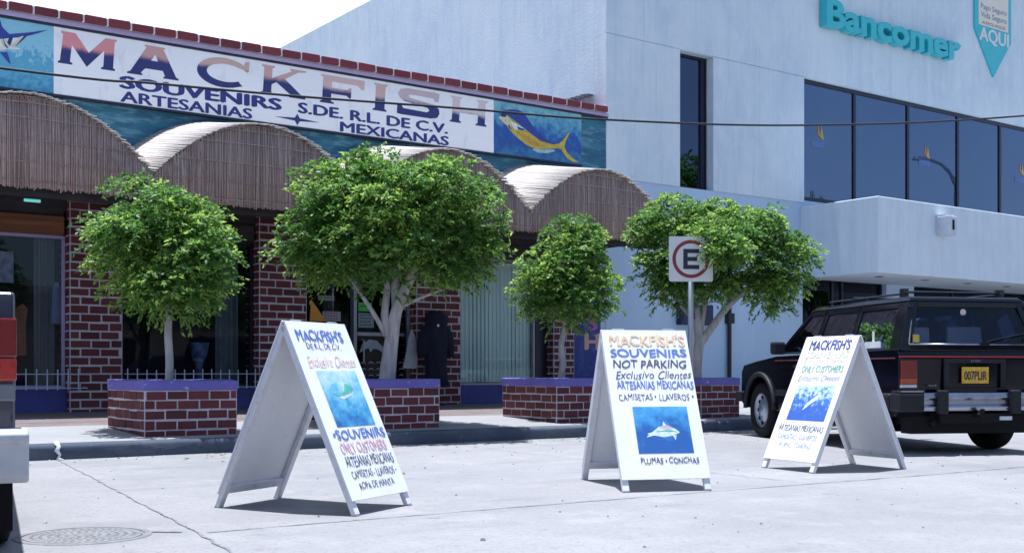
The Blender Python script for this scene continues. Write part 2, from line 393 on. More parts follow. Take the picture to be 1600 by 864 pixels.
# ---------------------------------------------------------------- bricks
def brick_box(mb, x0, x1, y0, y1, z0, z1, rows, blen, cap_mi=0, faces='SWEN', proud=.006, joint=.016):
    """brick skins on the four sides of a mortar core; material 0 brick, 1 mortar"""
    mb.box(x0, x1, y0, y1, z0, z1, 1)
    h = (z1-z0)/rows
    for fc in faces:
        L = (x1-x0) if fc in 'SN' else (y1-y0)
        for r in range(rows):
            za, zb = z0 + r*h + joint/2, z0 + (r+1)*h - joint/2
            u = -(blen/2 if r % 2 else 0) + random.uniform(-.015,.015)
            while u < L:
                b = blen*random.uniform(.95,1.05)
                a0, a1 = max(u, 0) + joint/2, min(u+b, L) - joint/2
                u += b
                if a1 - a0 < .03: continue
                p = proud + random.uniform(-.003,.004); ja, jb = random.uniform(-.006,.006), random.uniform(-.006,.006)
                if fc == 'S': mb.box(x0+a0, x0+a1, y0-p, y0+.03, za+ja, zb+jb)
                if fc == 'N': mb.box(x0+a0, x0+a1, y1-.03, y1+p, za+ja, zb+jb)
                if fc == 'W': mb.box(x0-p, x0+.03, y0+a0, y0+a1, za+ja, zb+jb)
                if fc == 'E': mb.box(x1-.03, x1+p, y0+a0, y0+a1, za+ja, zb+jb)

# ---------------------------------------------------------------- shop building
FY = 17.6
shop = thing('shop_building', (9, 19.5, .28), 'single storey souvenir shop with brick piers and arched reed awnings', 'shop', in_place=True)
m = MB()
m.box(-1, 15.09, FY, FY+.25, 3.62, 5.87)                      # wall above the shop windows
m.build('wall', M['sea'], shop)
m = MB(); m.box(-1, 15.09, FY+.002, FY+.25, 3.2, 3.618); m.build('head_beam', M['darkwood'], shop)
m = MB()
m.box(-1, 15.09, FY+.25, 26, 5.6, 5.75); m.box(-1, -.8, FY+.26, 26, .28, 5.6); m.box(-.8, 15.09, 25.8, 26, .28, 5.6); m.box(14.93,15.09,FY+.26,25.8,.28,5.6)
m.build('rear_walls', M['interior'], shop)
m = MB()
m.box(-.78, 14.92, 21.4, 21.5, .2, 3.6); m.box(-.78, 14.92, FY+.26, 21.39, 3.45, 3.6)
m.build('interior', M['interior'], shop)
for a, b in ((-.8,4.75),(5.51,7.69),(11.55,13.67)):           # low wall under the windows
    m = MB(); m.box(a, b, FY-.02, FY+.2, .2, .615); m.build('base_wall', M['navy'], shop, bevel=.01)
for a, b in ((4.75,5.51),(7.69,8.52),(10.63,11.55),(13.67,14.17)):
    m = MB(); brick_box(m, a, b, FY-.14, FY+.4, .2, 3.6, 27, .29, faces='SWE', joint=.026)
    m.build('brick_pier', [M['brick'], M['mortar']], shop)
m = MB()                                                      # roof slab edge
m.box(-1, 15.085, FY-.1, FY+.25, 5.895, 5.96)
m.build('eaves_band', M['lilac'], shop, bevel=.01)
m = MB(); m.box(-1, 15.083, FY-.085, FY-.002, 5.857, 5.893); m.build('eaves_shade_strip', M['frame_dark'], shop)  # dark strip standing in for the shadow under the roof edge
m = MB()
m.box(-1, 15.085, FY-.08, FY+.4, 5.955, 5.985, 1)
x = -.95
while x < 15.0:
    w = .318
    z = 6.085 + random.uniform(-.008,.008)
    m.hexa([(x,FY-.15,5.975),(x+w,FY-.15,5.975),(x+w,FY+.35,6.03),(x,FY+.35,6.03),(x+.006,FY-.15,z),(x+w-.006,FY-.15,z+random.uniform(-.006,.006)),(x+w-.006,FY+.35,z+.1),(x+.006,FY+.35,z+.1)], 0)
    m.box(x+w, x+w+.03, FY-.135, FY+.3, 5.975, 6.075+random.uniform(0,.015), 1)
    x += .348
m.build('roof_tiles', [M['rtile'], M['white']], shop, bevel=.008)
m = MB(); m.box(-1, 15.085, FY+.36, 26, 5.76, 6.0); m.build('roof', M['slate'], shop)
m = MB()                                                      # tiled cricket against the neighbour's wall
for i in range(7):
    a, b = i/7, (i+1)/7
    x0, x1 = 14.2+.87*a, 14.2+.87*b
    z0, z1 = 6.11+.33*a, 6.11+.33*b
    for q in range(3):
        ya, yb = FY+.36+q*.3, FY+.36+q*.3+.27
        m.hexa([(x0,ya,z0-.05),(x1,ya,z1-.05),(x1,yb,z1-.05+.03),(x0,yb,z0-.05+.03),(x0,ya,z0+.03),(x1,ya,z1-.02),(x1,yb,z1+.01),(x0,yb,z0+.06)])
m.build('roof_cricket', M['slate'], shop)

# lintels, soffit and beams under the awnings
m = MB()
m.box(2.0, 4.7, FY-.06, FY+.12, 2.85, 3.12)
m.build('lintel', M['wood'], shop, bevel=.01)
m = MB()
for a, b in ((5.56,7.64),(8.57,10.58),(11.6,13.62)): m.box(a, b, FY-.05, FY+.12, 2.95, 3.2)
m.box(2.0, 4.7, FY+.0, FY+.1, 3.122, 3.24)
m.box(2.1, 15.0, 15.78, 15.9, 3.12, 3.27)
m.box(2.1, 15.0, 15.9, FY-.15, 3.44, 3.48)
for x in (2.2,3.8,5.34,6.9,8.52,10.1,11.7,13.3,14.9): m.box(x-.05, x+.05, 15.9, FY-.15, 3.28, 3.42)
m.build('awning_beams', M['darkwood'], shop)
m = MB(); m.tube([(3.95,16.9,3.36),(4.75,16.9,3.36)], .02, 8)
m.build('light_fitting', M['rail'], shop)
lm, nt, b = mat('lit_tube'); b.inputs['Emission Color'].default_value = (.25,.95,.85,1); b.inputs['Emission Strength'].default_value = .3; b.inputs['Base Color'].default_value = (.3,.6,.6,1)
m = MB(); m.tube([(4.12,17.45,3.3),(4.34,17.45,3.3)], .022, 8); m.build('lamp_tube', lm, shop)

# arched reed awnings
def arch_z(u):                  # u 0..1 across one bay
    return 3.56 + .83*(1-(2*u-1)**2)
PITCH = 3.18; Y0 = 15.6; BACK = 2.02; RISE = .36
for bay in range(4):
    xa = 2.16 + bay*PITCH
    aw = MB()                                                  # reed fascia standing upright
    x = xa + .012
    while x < xa + PITCH - .01:
        w = random.uniform(.009,.018); u = (x + w/2 - xa)/PITCH
        zt = arch_z(min(max(u,.002),.998)) - .02 + random.uniform(-.02,.012); zb = 3.2 + random.uniform(-.012,.012)
        d = random.uniform(-.016,.012); lean = random.gauss(0,.009)
        if random.random() < .05: zb -= random.uniform(.01,.03)
        if random.random() < .03: x += random.uniform(.004,.012)
        aw.tube([(x+w/2-lean, Y0+d, zb),(x+w/2+random.uniform(-.009,.009), Y0+d+random.uniform(-.01,.006), (zb+zt)/2),(x+w/2+lean, Y0+d+random.uniform(-.004,.004), zt)], w*.62, 4)
        x += w
    for zt in (3.27, 3.52, 3.80, 4.08, 4.27):                     # ties across the reeds, each on the width the arch leaves it
        h = math.sqrt(max(0, 1-(zt+.03-3.56)/.83))/2 if zt > 3.56 else .495
        aw.tube([(xa+PITCH*(.5-h), Y0-.02, zt), (xa+PITCH*.5, Y0-.024, zt+.012), (xa+PITCH*(.5+h), Y0-.02, zt-.004)], .006, 4)
    for k in range(26):                                           # loose strands
        u = random.uniform(.06,.94); z = arch_z(u) - random.uniform(.1,.5)*(arch_z(u)-3.2)
        aw.tube([(xa+u*PITCH, Y0-.02, z), (xa+u*PITCH+random.uniform(-.05,.05), Y0-.045, z-.14), (xa+u*PITCH+random.uniform(-.1,.1), Y0-.05, z-.26)], .004, 3)
    if True:
        o = aw.build('awning_fascia', M['reed'], shop, smooth=True)
    bk = MB()                                                  # matting behind the reeds
    for i in range(40):
        u0, u1 = i/40, (i+1)/40
        bk.quad((xa+u0*PITCH,Y0+.016,3.22),(xa+u1*PITCH,Y0+.016,3.22),(xa+u1*PITCH,Y0+.016,arch_z(u1)-.05),(xa+u0*PITCH,Y0+.016,arch_z(u0)-.05))
    bk.build('awning_matting', M['thatch'], o, fix=False)
    vt = MB()                                                  # reed mat over the vault, running back to the wall
    n = 210
    for i in range(n):
        u = (i + .5)/n; x = xa + u*PITCH
        z = arch_z(u)
        f = -random.uniform(.02,.13); fb = random.uniform(0,.03)
        e = random.uniform(-.008,.008)
        vt.tube([(x, Y0+f, z+e), (x+random.uniform(-.006,.006), Y0+1, z+e+RISE*.5), (x, Y0+BACK-.03-fb, z+RISE+e)], [.008,.013,.013], 5)
    vt.build('awning_vault', M['thatch'], o, smooth=True)
    bk = MB()                                                  # boards under the mat keep it opaque
    for i in range(40):
        u0, u1 = i/40, (i+1)/40
        bk.hexa([(xa+u0*PITCH,Y0+.03,arch_z(u0)-.03),(xa+u1*PITCH,Y0+.03,arch_z(u1)-.03),(xa+u1*PITCH,Y0+BACK-.04,arch_z(u1)-.03+RISE),(xa+u0*PITCH,Y0+BACK-.04,arch_z(u0)-.03+RISE),
                 (xa+u0*PITCH,Y0+.03,arch_z(u0)-.012),(xa+u1*PITCH,Y0+.03,arch_z(u1)-.012),(xa+u1*PITCH,Y0+BACK-.04,arch_z(u1)-.012+RISE),(xa+u0*PITCH,Y0+BACK-.04,arch_z(u0)-.012+RISE)])
    bk.build('awning_boards', M['thatch'], o)

# windows of the shop
def window(a, b, z0, z1, y=FY+.1, fm='frame_dark', gm='shopglass', mull=(), parent=shop, w=.05, name='window'):
    m = MB()
    m.box(a, a+w, y-.03, y+.05, z0, z1); m.box(b-w, b, y-.03, y+.05, z0, z1)
    m.box(a+w, b-w, y-.03, y+.05, z0, z0+w); m.box(a+w, b-w, y-.03, y+.05, z1-w, z1)
    for x in mull: m.box(x-w/2, x+w/2, y-.03, y+.05, z0+w, z1-w)
    f = m.build(name, M[fm], parent)
    g = MB()
    for p, q in zip([a+w]+[x+w/2 for x in mull], [x-w/2 for x in mull]+[b-w]):
        g.quad((p,y,z0+w),(q,y,z0+w),(q,y,z1-w),(p,y,z1-w))
    g.build('pane', M[gm], f, fix=False)
    return f
window(2.2, 4.74, .62, 2.85, fm='lilac', w=.045)
window(5.52, 7.68, .62, 2.95)
window(8.53, 9.5, .3, 2.95, w=.06)
d = window(9.505, 10.62, .3, 2.95, fm='frame_grey', w=.06, name='door')
m = MB(); m.tube([(9.65,FY+.03,1.0),(9.65,FY-.02,1.02),(9.65,FY-.02,1.4),(9.65,FY+.03,1.42)], .015); m.build('handle', M['galv'], d)
m = MB(); m.box(9.57, 10.5, FY+.06, FY+.14, 1.48, 1.54); m.build('push_bar', M['frame_grey'], d)
window(11.56, 13.38, .62, 2.95, fm='frame_grey', gm='clearglass', w=.035)
m = MB(); m.box(13.39, 13.66, FY+.06, FY+.16, .62, 2.95); m.build('side_panel', M['frame_dark'], shop)
m = MB(); m.box(14.172, 15.088, FY+.02, FY+.2, .28, 3.2); m.build('end_wall', M['plaster'], shop)

# railing of thin pickets along the low wall
def railing(a, b, label):
    t = thing('railing', ((a+b)/2, FY-.17, .6), label, 'railing', 'picket rails before the shop windows', in_place=True)
    m = MB()
    x = a
    while x <= b:
        m.tube([(x,FY-.17,.60),(x,FY-.17,.90+random.uniform(-.012,.012))], .009, 6); x += .145
    m.build('pickets', M['rail'], t)
    m = MB(); m.tube([(a-.05,FY-.17,.83),(b+.05,FY-.17,.83)], .008, 6); m.tube([(a-.05,FY-.17,.625),(b+.05,FY-.17,.625)], .008, 6)
    for x in (a, b): m.tube([(x,FY-.17,.64),(x,FY-.02,.61)], .008, 6)
    m.build('rails', M['rail'], t)
railing(2.4, 4.95, 'low pale picket rail under the wood topped window by the pickup')
railing(5.58, 7.85, 'low pale picket rail behind the small round tree, under a dark window')

# things in and before the windows
def cloth_panel(name, a, b, z0, z1, y, m_, label, cat, parent=None, folds=9, amp=.035, group=None):
    mb = MB(); n = folds*6; vs_ = []; fs = []
    for i in range(n+1):
        u = i/n; yy = y + amp*math.sin(u*folds*2*math.pi) + amp*.4*math.sin(u*17)
        for z in (z0, z0+(z1-z0)*.5, z1): vs_.append((a+(b-a)*u, yy, z))
    for i in range(n):
        for q in (0,1): fs.append((i*3+q, (i+1)*3+q, (i+1)*3+q+1, i*3+q+1))
    mb.add(vs_, fs); o = mb.build(name, m_, parent, smooth=True)
    tag(o, label, cat, group); return o
cloth_panel('curtain', 4.37, 4.66, .66, 2.85, 17.95, M['curtain'], 'grey curtain hanging beside the first brick pier, in the wood topped window', 'curtain', folds=3, group='window curtains')
cloth_panel('curtain', 7.15, 7.53, .66, 2.9, 17.95, M['curtain'], 'grey folded curtain at the edge of the dark window behind the small round tree', 'curtain', folds=4, group='window curtains')
t = thing('vertical_blind', (12.5, 17.85, .66), 'pale green vertical blind filling the window between two brick piers', 'blind', in_place=True)
m = MB(); m.box(11.6, 13.36, 17.76, 17.82, 2.84, 2.9); m.build('head_rail', M['white'], t)
m = MB(); x = 11.6
while x < 13.33:
    a = .22 + random.uniform(-.12,.12); dx, dy = .05*math.cos(a), .05*math.sin(a)
    m.hexa([(x,17.79-dy,.67),(x+2*dx,17.79+dy,.67),(x+2*dx,17.794+dy,.67),(x,17.794-dy,.67),(x,17.79-dy,2.84),(x+2*dx,17.79+dy,2.84),(x+2*dx,17.794+dy,2.84),(x,17.794-dy,2.84)])
    x += .088
m.build('slats', M['blind'], t)
def place_y(y): return lambda u, v: (u, y, v)
m = MB(); m.prism([(3.98,1.1),(4.27,1.1),(4.26,1.55),(4.29,1.78),(4.22,1.86),(4.12,1.79),(4.04,1.9),(3.97,1.8)], place_y(17.95), (0,.04,0))
tag(m.build('wooden_cutout', simple('orange_carved_wood', (.33,.12,.04), .6, nscale=12)), 'orange wooden carving shown behind the window glass beside the pickup', 'carving')
m = MB(); m.box(3.72, 4.08, 17.9, 17.91, 2.15, 2.6)
tag(m.build('paper_poster', simple('grey_poster', (.42,.43,.5), .7, noise=.4, nscale=9)), 'pale grey paper poster stuck inside the wood topped window', 'poster')
m = MB()
for i, (dx, z0, c) in enumerate(((0,1.3,0),(.0,1.62,0))): pass
m.prism([(4.6,1.58),(4.73,1.56),(4.735,2.02),(4.70,2.18),(4.64,2.18),(4.61,2.05)], place_y(17.85), (0,.05,0))
tag(m.build('hanging_shirt', simple('blue_white_cloth', (.35,.38,.5), .9)), 'small pale shirt hanging inside the window beside the first brick pier', 'shirt')
t = thing('display_shell', (6.9,18.0,.9), 'blue and white vase shaped ornament displayed inside the dark window', 'ornament', in_place=True)
m = MB(); m.lathe([(.02,.66),(.10,.68),(.05,.76),(.06,.95),(.13,1.15),(.16,1.32),(.15,1.33)], 20, at=(6.9,18.0,0)); m.build('body', simple('blue_white_glaze', (.16,.2,.34), .3, noise=.7, nscale=7), t, smooth=True)
m = MB(); m.box(6.7,7.1,17.85,18.2,.3,.66); m.build('stand', M['darkwood'], t)
# door bay
m = MB(); m.prism([(8.60,1.70),(8.90,1.70),(8.62,2.06)], place_y(17.5), (0,.02,0))
tag(m.build('yellow_pennant', simple('ochre_board', (.5,.22,.02), .6)), 'ochre yellow triangular board by the shop entrance, above a sandwich board', 'pennant')
def notice(name, a, b, z0, z1, c, label, rows, ink, y=FY+.085):
    t = thing(name, ((a+b)/2, y, z0), label, 'notice', in_place=True)
    m = MB(); m.box(a, b, y-.006, y, z0, z1); m.build('sheet', simple(name+'_sheet', c, .6, noise=.05), t)
    m = MB()
    for i in range(rows):
        zz = z1 - (z1-z0)*(i+.75)/(rows+.4); hh = (z1-z0)/(rows+.4)*.34
        x = a+.03
        while x < b-.06:
            w = random.uniform(.02,.06); m.box(x, min(x+w,b-.03), y-.009, y-.0065, zz, zz+hh); x += w+.018
    m.build('printed_lines', simple(name+'_ink', ink, .6), t)
notice('green_notice', 9.6, 9.86, 1.9, 2.05, (.06,.4,.07), 'bright green notice stuck to the glass entrance door', 1, (.02,.2,.03))
notice('paper_notice', 9.6, 9.9, 1.62, 1.87, (.2,.25,.28), 'dull blue printed sheet below the green notice on the entrance door', 4, (.04,.05,.08))
notice('red_notice', 8.92, 9.26, 1.72, 1.88, (.28,.27,.3), 'small pale notice with red lines beside the entrance door', 3, (.25,.03,.04))
notice('small_notice', 8.84, 9.14, 2.06, 2.14, (.2,.22,.22), 'narrow grey strip notice above the red lined one by the entrance', 1, (.06,.06,.07))
m = MB()                                                      # dolphin and waves etched on the door
pl = place_y(FY+.092)
m.poly([(9.62,1.18),(9.68,1.34),(9.82,1.42),(9.97,1.4),(10.08,1.3),(10.13,1.16),(10.07,1.2),(9.99,1.25),(9.9,1.26),(9.84,1.2),(9.80,1.27),(9.72,1.24)], (), pl)
for i in range(5):
    z = .55+i*.11
    for q in range(6):
        x = 9.63+q*.15; m.poly([(x,z),(x+.05,z+.05),(x+.11,z+.04),(x+.13,z),(x+.10,z+.025),(x+.05,z+.03)], (), pl)
tag(m.build('dolphin_decal', simple('etched_white_vinyl', (.33,.35,.42), .7), fix=False), 'faint white dolphin and wave decal on the glass entrance door', 'decal')
m = MB(); m.prism([(10.43,.92),(10.7,.92),(10.72,1.25),(10.66,1.5),(10.6,1.6),(10.54,1.45),(10.5,1.2)], lambda u, v: (u-.13, 17.36, v), (0,.03,0))
t = m.build('white_cutout', simple('dirty_white_board', (.42,.42,.47), .7))
tag(t, 'white pointed board leaning beside the entrance, left of the dark garment', 'board')
# dark garment on a stand against the third pier
t = thing('garment_stand', (10.86, 17.2, .2805), 'dark navy padded garment on a stand against the brick pier', 'garment', in_place=True)
GC = simple('navy_cloth', (.008,.009,.025), .95)
def draped(prof, cx, cy, wob):
    mb = MB(); vs_, fs = [], []
    for z, a, bq, ox in prof:
        for k in range(24):
            th = k*math.pi/12; ww = 1 + wob*math.sin(6*th + z*5) + random.uniform(-.03,.03)
            vs_.append((cx + ox + a*ww*math.cos(th), cy + bq*ww*math.sin(th), z + random.uniform(-.01,.01)))
    for i in range(len(prof)-1):
        for k in range(24): fs.append((i*24+k, i*24+(k+1)%24, (i+1)*24+(k+1)%24, (i+1)*24+k))
    fs.append(tuple(range(24))[::-1]); fs.append(tuple((len(prof)-1)*24+k for k in range(24)))
    mb.add(vs_, fs); return mb
draped([(.62,.22,.12,.03),(.8,.2,.13,.01),(1.0,.19,.12,0),(1.2,.22,.13,0),(1.4,.25,.14,-.01),(1.55,.28,.13,-.02),(1.64,.24,.11,0),(1.7,.12,.08,0)], 10.86, 17.2, .09).build('garment', GC, t, smooth=True)
for sg in (-1,1):
    draped([(1.12,.09,.07,sg*.27),(1.25,.10,.08,sg*.27),(1.4,.11,.09,sg*.26),(1.55,.1,.09,sg*.23),(1.64,.06,.07,sg*.18)], 10.86, 17.2, .08).build('sleeve', GC, t, smooth=True)
draped([(1.62,.16,.09,0),(1.72,.22,.13,.02),(1.84,.2,.13,.02),(1.92,.1,.07,.0)], 10.86, 17.2, .1).build('hood', GC, t, smooth=True)
m = MB(); m.tube([(10.86,17.2,.29),(10.86,17.2,.7)], .02); m.lathe([(.0,.285),(.18,.285),(.18,.3),(.02,.32)], 20, at=(10.86,17.2,0)); m.build('stand', M['darkwood'], t)
m = MB(); m.lathe([(0,-.012),(.02,-.01),(.024,0)], 12, 'Y', (10.80,17.03,1.66)); m.build('glint_disc', M['signwhite'], t)  # small white disc put in for a glint on the dark cloth
# blue banner at the far end of the shop
t = thing('blue_banner', (14.55, FY-.02, .6), 'tall dark blue painted banner with orange letter at the end of the shop', 'banner', in_place=True)
m = MB(); m.box(14.18, 14.94, FY-.02, FY+.015, .5, 3.1); m.build('panel', layered('banner_blue', (.03,.045,.22), [((4,4,2),.45,.65,(.06,.1,.3),.8), ((14,14,14),.58,.72,(.18,.2,.42),.6)], rough=.6), t)
m = MB(); text_in(m, 'H', 14.55, 14.89, 1.3, 1.6, place_y(FY-.024), 0, .06)
text_in(m, 'S', 14.62, 14.84, 1.68, 1.95, place_y(FY-.024), 1, .05)
m.poly([(14.5,2.75),(14.88,2.75),(14.88,3.0),(14.5,3.0)], (), place_y(FY-.024), 2)
m.build('lettering', [simple('peach_paint', (.55,.32,.25), .6), simple('magenta_paint', (.4,.08,.35), .6), simple('brick_red_paint', (.4,.06,.04), .6)], t, fix=False)

# ---------------------------------------------------------------- painted fascia sign of the shop
sign = thing('shop_sign', (8.4, FY, 4.88), 'long white fascia sign with two tone serif letters and a fish picture at each end', 'sign', in_place=True)
SY = FY-.07
m = MB(); m.box(4.545, 12.325, SY, FY-.002, 4.88, 5.855); m.build('panel', M['board'], sign)
m = MB(); m.box(-.9, 14.42, SY-.012, FY-.002, 4.845, 4.879); m.build('bottom_trim', M['frame_dark'], sign)
def sea_panel(name, stops, sc):
    m_, nt, b = mat(name); b.inputs['Roughness'].default_value = .6
    tc = N(nt,'ShaderNodeTexCoord'); sx = N(nt,'ShaderNodeSeparateXYZ'); nt.links.new(tc.outputs['Object'], sx.inputs[0])
    nz = N(nt,'ShaderNodeTexNoise'); nz.inputs['Scale'].default_value = sc; nz.inputs['Detail'].default_value = 8; nz.inputs['Roughness'].default_value = .7
    nt.links.new(tc.outputs['Object'], nz.inputs['Vector'])
    mr = N(nt,'ShaderNodeMapRange'); mr.inputs['From Min'].default_value = 4.86; mr.inputs['From Max'].default_value = 5.86
    nt.links.new(sx.outputs['Z'], mr.inputs[0])
    ad = N(nt,'ShaderNodeMath', operation='MULTIPLY_ADD'); ad.inputs[1].default_value = 1.5; ad.inputs[2].default_value = -.75
    nt.links.new(nz.outputs[0], ad.inputs[0])
    su = N(nt,'ShaderNodeMath', operation='ADD'); nt.links.new(ad.outputs[0], su.inputs[0]); nt.links.new(mr.outputs[0], su.inputs[1])
    r = N(nt,'ShaderNodeValToRGB'); el = r.color_ramp.elements
    while len(el) < len(stops): el.new(.5)
    for i,(p,c) in enumerate(stops): el[i].position = p; el[i].color = (*c,1)
    nt.links.new(su.outputs[0], r.inputs[0]); nt.links.new(r.outputs[0], b.inputs['Base Color'])
    return m_
m = MB(); m.box(-.9, 4.544, SY+.004, FY-.002, 4.88, 5.855)
lp = m.build('marlin_panel', sea_panel('marlin_sea', [(0,(.05,.23,.42)),(.3,(.12,.4,.56)),(.5,(.09,.34,.52)),(.62,(.27,.55,.68)),(1,(.24,.52,.66))], 14), sign)
m = MB(); m.box(12.326, 14.412, SY+.004, FY-.002, 4.88, 5.855)
rp = m.build('dorado_panel', sea_panel('dorado_sea', [(0,(.04,.17,.34)),(.25,(.018,.07,.30)),(.5,(.022,.10,.36)),(.75,(.09,.31,.46)),(1,(.22,.45,.52))], 7), sign)
PM = {k: simple('fish_'+k, c, .55, noise=.2, nscale=16) for k, c in dict(blue=(.025,.05,.28), deep=(.015,.03,.12), yellow=(.46,.37,.045), orange=(.46,.26,.04), white=(.66,.68,.7), pale=(.3,.48,.5), cream=(.58,.56,.36)).items()}
pk = list(PM); pmats = [PM[k] for k in pk]
def paint(y0, shapes):
    m = MB()
    for i, (k, pts) in enumerate(shapes): m.poly(pts, (), place_y(y0 - .0006*i - .002), pk.index(k))
    return m
D = dict(
 dorsal=[(12.501,5.643),(12.545,5.694),(12.699,5.728),(12.877,5.746),(13.0,5.717),(13.101,5.613),(13.26,5.461),(13.42,5.353),(13.628,5.231),(13.768,5.219),(13.698,5.193),(13.397,5.25),(13.124,5.381),(12.81,5.54),(12.611,5.631)],
 body=[(12.425,5.545),(12.479,5.587),(12.611,5.622),(12.81,5.522),(13.079,5.384),(13.397,5.232),(13.698,5.193),(13.838,5.228),(13.932,5.285),(13.956,5.176),(13.815,5.133),(13.698,5.114),(13.489,5.083),(13.26,5.07),(13.079,5.113),(12.877,5.216),(12.721,5.323),(12.622,5.418),(12.523,5.477)],
 flank=[(12.85,5.33),(13.05,5.3),(13.4,5.17),(13.6,5.13),(13.3,5.11),(13.05,5.17)],
 belly=[(13.26,5.065),(13.489,5.076),(13.721,5.102),(13.768,5.072),(13.581,5.015),(13.351,4.999),(13.214,5.038)],
 white=[(12.743,5.505),(12.832,5.48),(13.079,5.393),(12.921,5.374),(12.81,5.37),(12.732,5.432)],
 head=[(12.425,5.545),(12.479,5.587),(12.6,5.621),(12.754,5.506),(12.721,5.395),(12.622,5.436),(12.523,5.477)],
 brow=[(12.47,5.6),(12.53,5.66),(12.62,5.625),(12.6,5.575),(12.5,5.57)],
 tailu=[(13.815,5.197),(13.932,5.285),(14.074,5.459),(14.134,5.503),(14.074,5.394),(14.015,5.276),(13.991,5.199),(13.932,5.118),(13.815,5.133)],
 taill=[(13.885,5.168),(13.98,5.179),(14.051,5.076),(14.194,4.98),(14.35,4.922),(14.194,4.915),(14.051,4.964),(13.932,5.081)],
 pect=[(12.854,5.447),(12.899,5.425),(13.056,5.4),(13.0,5.375),(12.877,5.378)])
paint(SY+.002, [('blue',D['dorsal']),('pale',D['belly']),('yellow',D['body']),('orange',D['flank']),('cream',D['head']),('deep',D['brow']),('white',D['white']),('blue',D['pect']),('yellow',D['tailu']),('yellow',D['taill']),
    ('deep',[(12.66,5.46),(12.7,5.40),(12.74,5.37),(12.70,5.37),(12.66,5.40)])]).build('painted_fish', pmats, rp, fix=False)
Q = dict(
 dors=[(3.45,5.651),(3.60,5.82),(3.814,5.83),(3.846,5.723),(3.942,5.638),(3.814,5.557),(3.45,5.556)],
 back=[(3.2,5.56),(3.579,5.596),(3.814,5.608),(3.958,5.644),(4.216,5.71),(4.471,5.792),(4.298,5.702),(4.119,5.625),(4.006,5.598),(3.814,5.549),(3.2,5.501)],
 belly=[(3.2,5.506),(3.579,5.506),(3.814,5.557),(4.006,5.601),(4.119,5.625),(4.054,5.504),(4.006,5.479),(4.094,5.451),(4.006,5.428),(3.91,5.429),(3.814,5.38),(3.579,5.325),(3.2,5.3)],
 jaw=[(4.006,5.487),(4.054,5.555),(4.119,5.643),(4.2,5.679),(4.102,5.563),(4.038,5.493)],
 pect=[(3.814,5.363),(3.91,5.378),(3.934,5.314),(3.958,5.216),(3.934,5.229),(3.862,5.311)],
 yel=[(3.91,5.514),(3.942,5.604),(3.99,5.604),(3.95,5.47)], yel2=[(3.974,5.482),(4.086,5.629),(4.135,5.645),(4.022,5.485)])
paint(SY+.002, [('blue',Q['dors']),('white',Q['belly']),('blue',Q['back']),('deep',Q['jaw']),('cream',Q['yel2']),('deep',Q['yel']),('blue',Q['pect']),
    ('deep',[(3.86,5.6),(3.88,5.5),(3.93,5.44),(3.90,5.44),(3.85,5.5)]),('cream',[(3.83,5.55),(3.86,5.55),(3.88,5.46),(3.85,5.46)])]).build('painted_fish', pmats, lp, fix=False)
# big two tone letters
def twotone(name, top, zc):
    m_, nt, b = mat(name); b.inputs['Roughness'].default_value = .55
    tc = N(nt,'ShaderNodeTexCoord'); sx = N(nt,'ShaderNodeSeparateXYZ'); nt.links.new(tc.outputs['Object'], sx.inputs[0])
    nz = N(nt,'ShaderNodeTexNoise'); nz.inputs['Scale'].default_value = 9; nt.links.new(tc.outputs['Object'], nz.inputs['Vector'])
    ad = N(nt,'ShaderNodeMath', operation='MULTIPLY_ADD'); ad.inputs[1].default_value = .07; nt.links.new(nz.outputs[0], ad.inputs[0]); nt.links.new(sx.outputs['Z'], ad.inputs[2])
    mr = N(nt,'ShaderNodeMapRange', interpolation_type='SMOOTHSTEP'); mr.inputs['From Min'].default_value = zc+.0; mr.inputs['From Max'].default_value = zc+.1
    nt.links.new(ad.outputs[0], mr.inputs[0])
    mx = N(nt,'ShaderNodeMixRGB'); mx.inputs[1].default_value = (.028,.034,.16,1); mx.inputs[2].default_value = (*top,1)
    nt.links.new(mr.outputs[0], mx.inputs[0]); nt.links.new(mx.outputs[0], b.inputs['Base Color'])
    return m_
rows = dict(M=((.68,.27,.29),5.56),A=((.58,.33,.31),5.6),C=((.60,.40,.35),5.62),K=((.60,.38,.34),5.58),F=((.66,.45,.44),5.57),I=((.60,.42,.38),5.54),S=((.56,.45,.47),5.56),H=((.68,.58,.58),5.50))
def ring(cx, cy, rx, ry, a0, a1, n=22): return [(cx+rx*math.cos(R(a0+(a1-a0)*i/n)), cy+ry*math.sin(R(a0+(a1-a0)*i/n))) for i in range(n+1)]
G = {}
G['M'] = [[(0,0),(.25,0),(.25,.05),(.205,.09),(.22,.62),(.50,.0),(.79,.60),(.79,.09),(.75,.05),(.75,0),(1,0),(1,.05),(.965,.09),(.965,.91),(1,.95),(1,1),(.80,1),(.52,.45),(.27,1),(.02,1),(.02,.95),(.06,.91),(.035,.09),(0,.05)]]
G['A'] = [[(0,0),(.29,0),(.29,.05),(.26,.08),(.34,.24),(.68,.24),(.73,.08),(.7,.05),(.7,0),(1,0),(1,.05),(.95,.09),(.67,.93),(.70,.96),(.70,1),(.30,1),(.30,.96),(.34,.93),(.06,.09),(0,.05)], [(.44,.52),(.575,.52),(.52,.74)]]
G['C'] = [ring(.5,.5,.5,.5,40,318) + [(.86,.13)] + ring(.54,.5,.36,.3,312,48) + [(.86,.70),(.93,.62),(.97,.66),(.97,.98),(.9,.98),(.87,.88)]]
G['K'] = [[(0,0),(.28,0),(.28,.05),(.23,.09),(.23,.36),(.33,.46),(.66,.09),(.63,.05),(.63,0),(1,0),(1,.05),(.93,.09),(.52,.61),(.80,.91),(.98,.95),(.98,1),(.62,1),(.62,.95),(.66,.91),(.23,.58),(.23,.91),(.28,.95),(.28,1),(0,1),(0,.95),(.05,.91),(.05,.09),(0,.05)]]
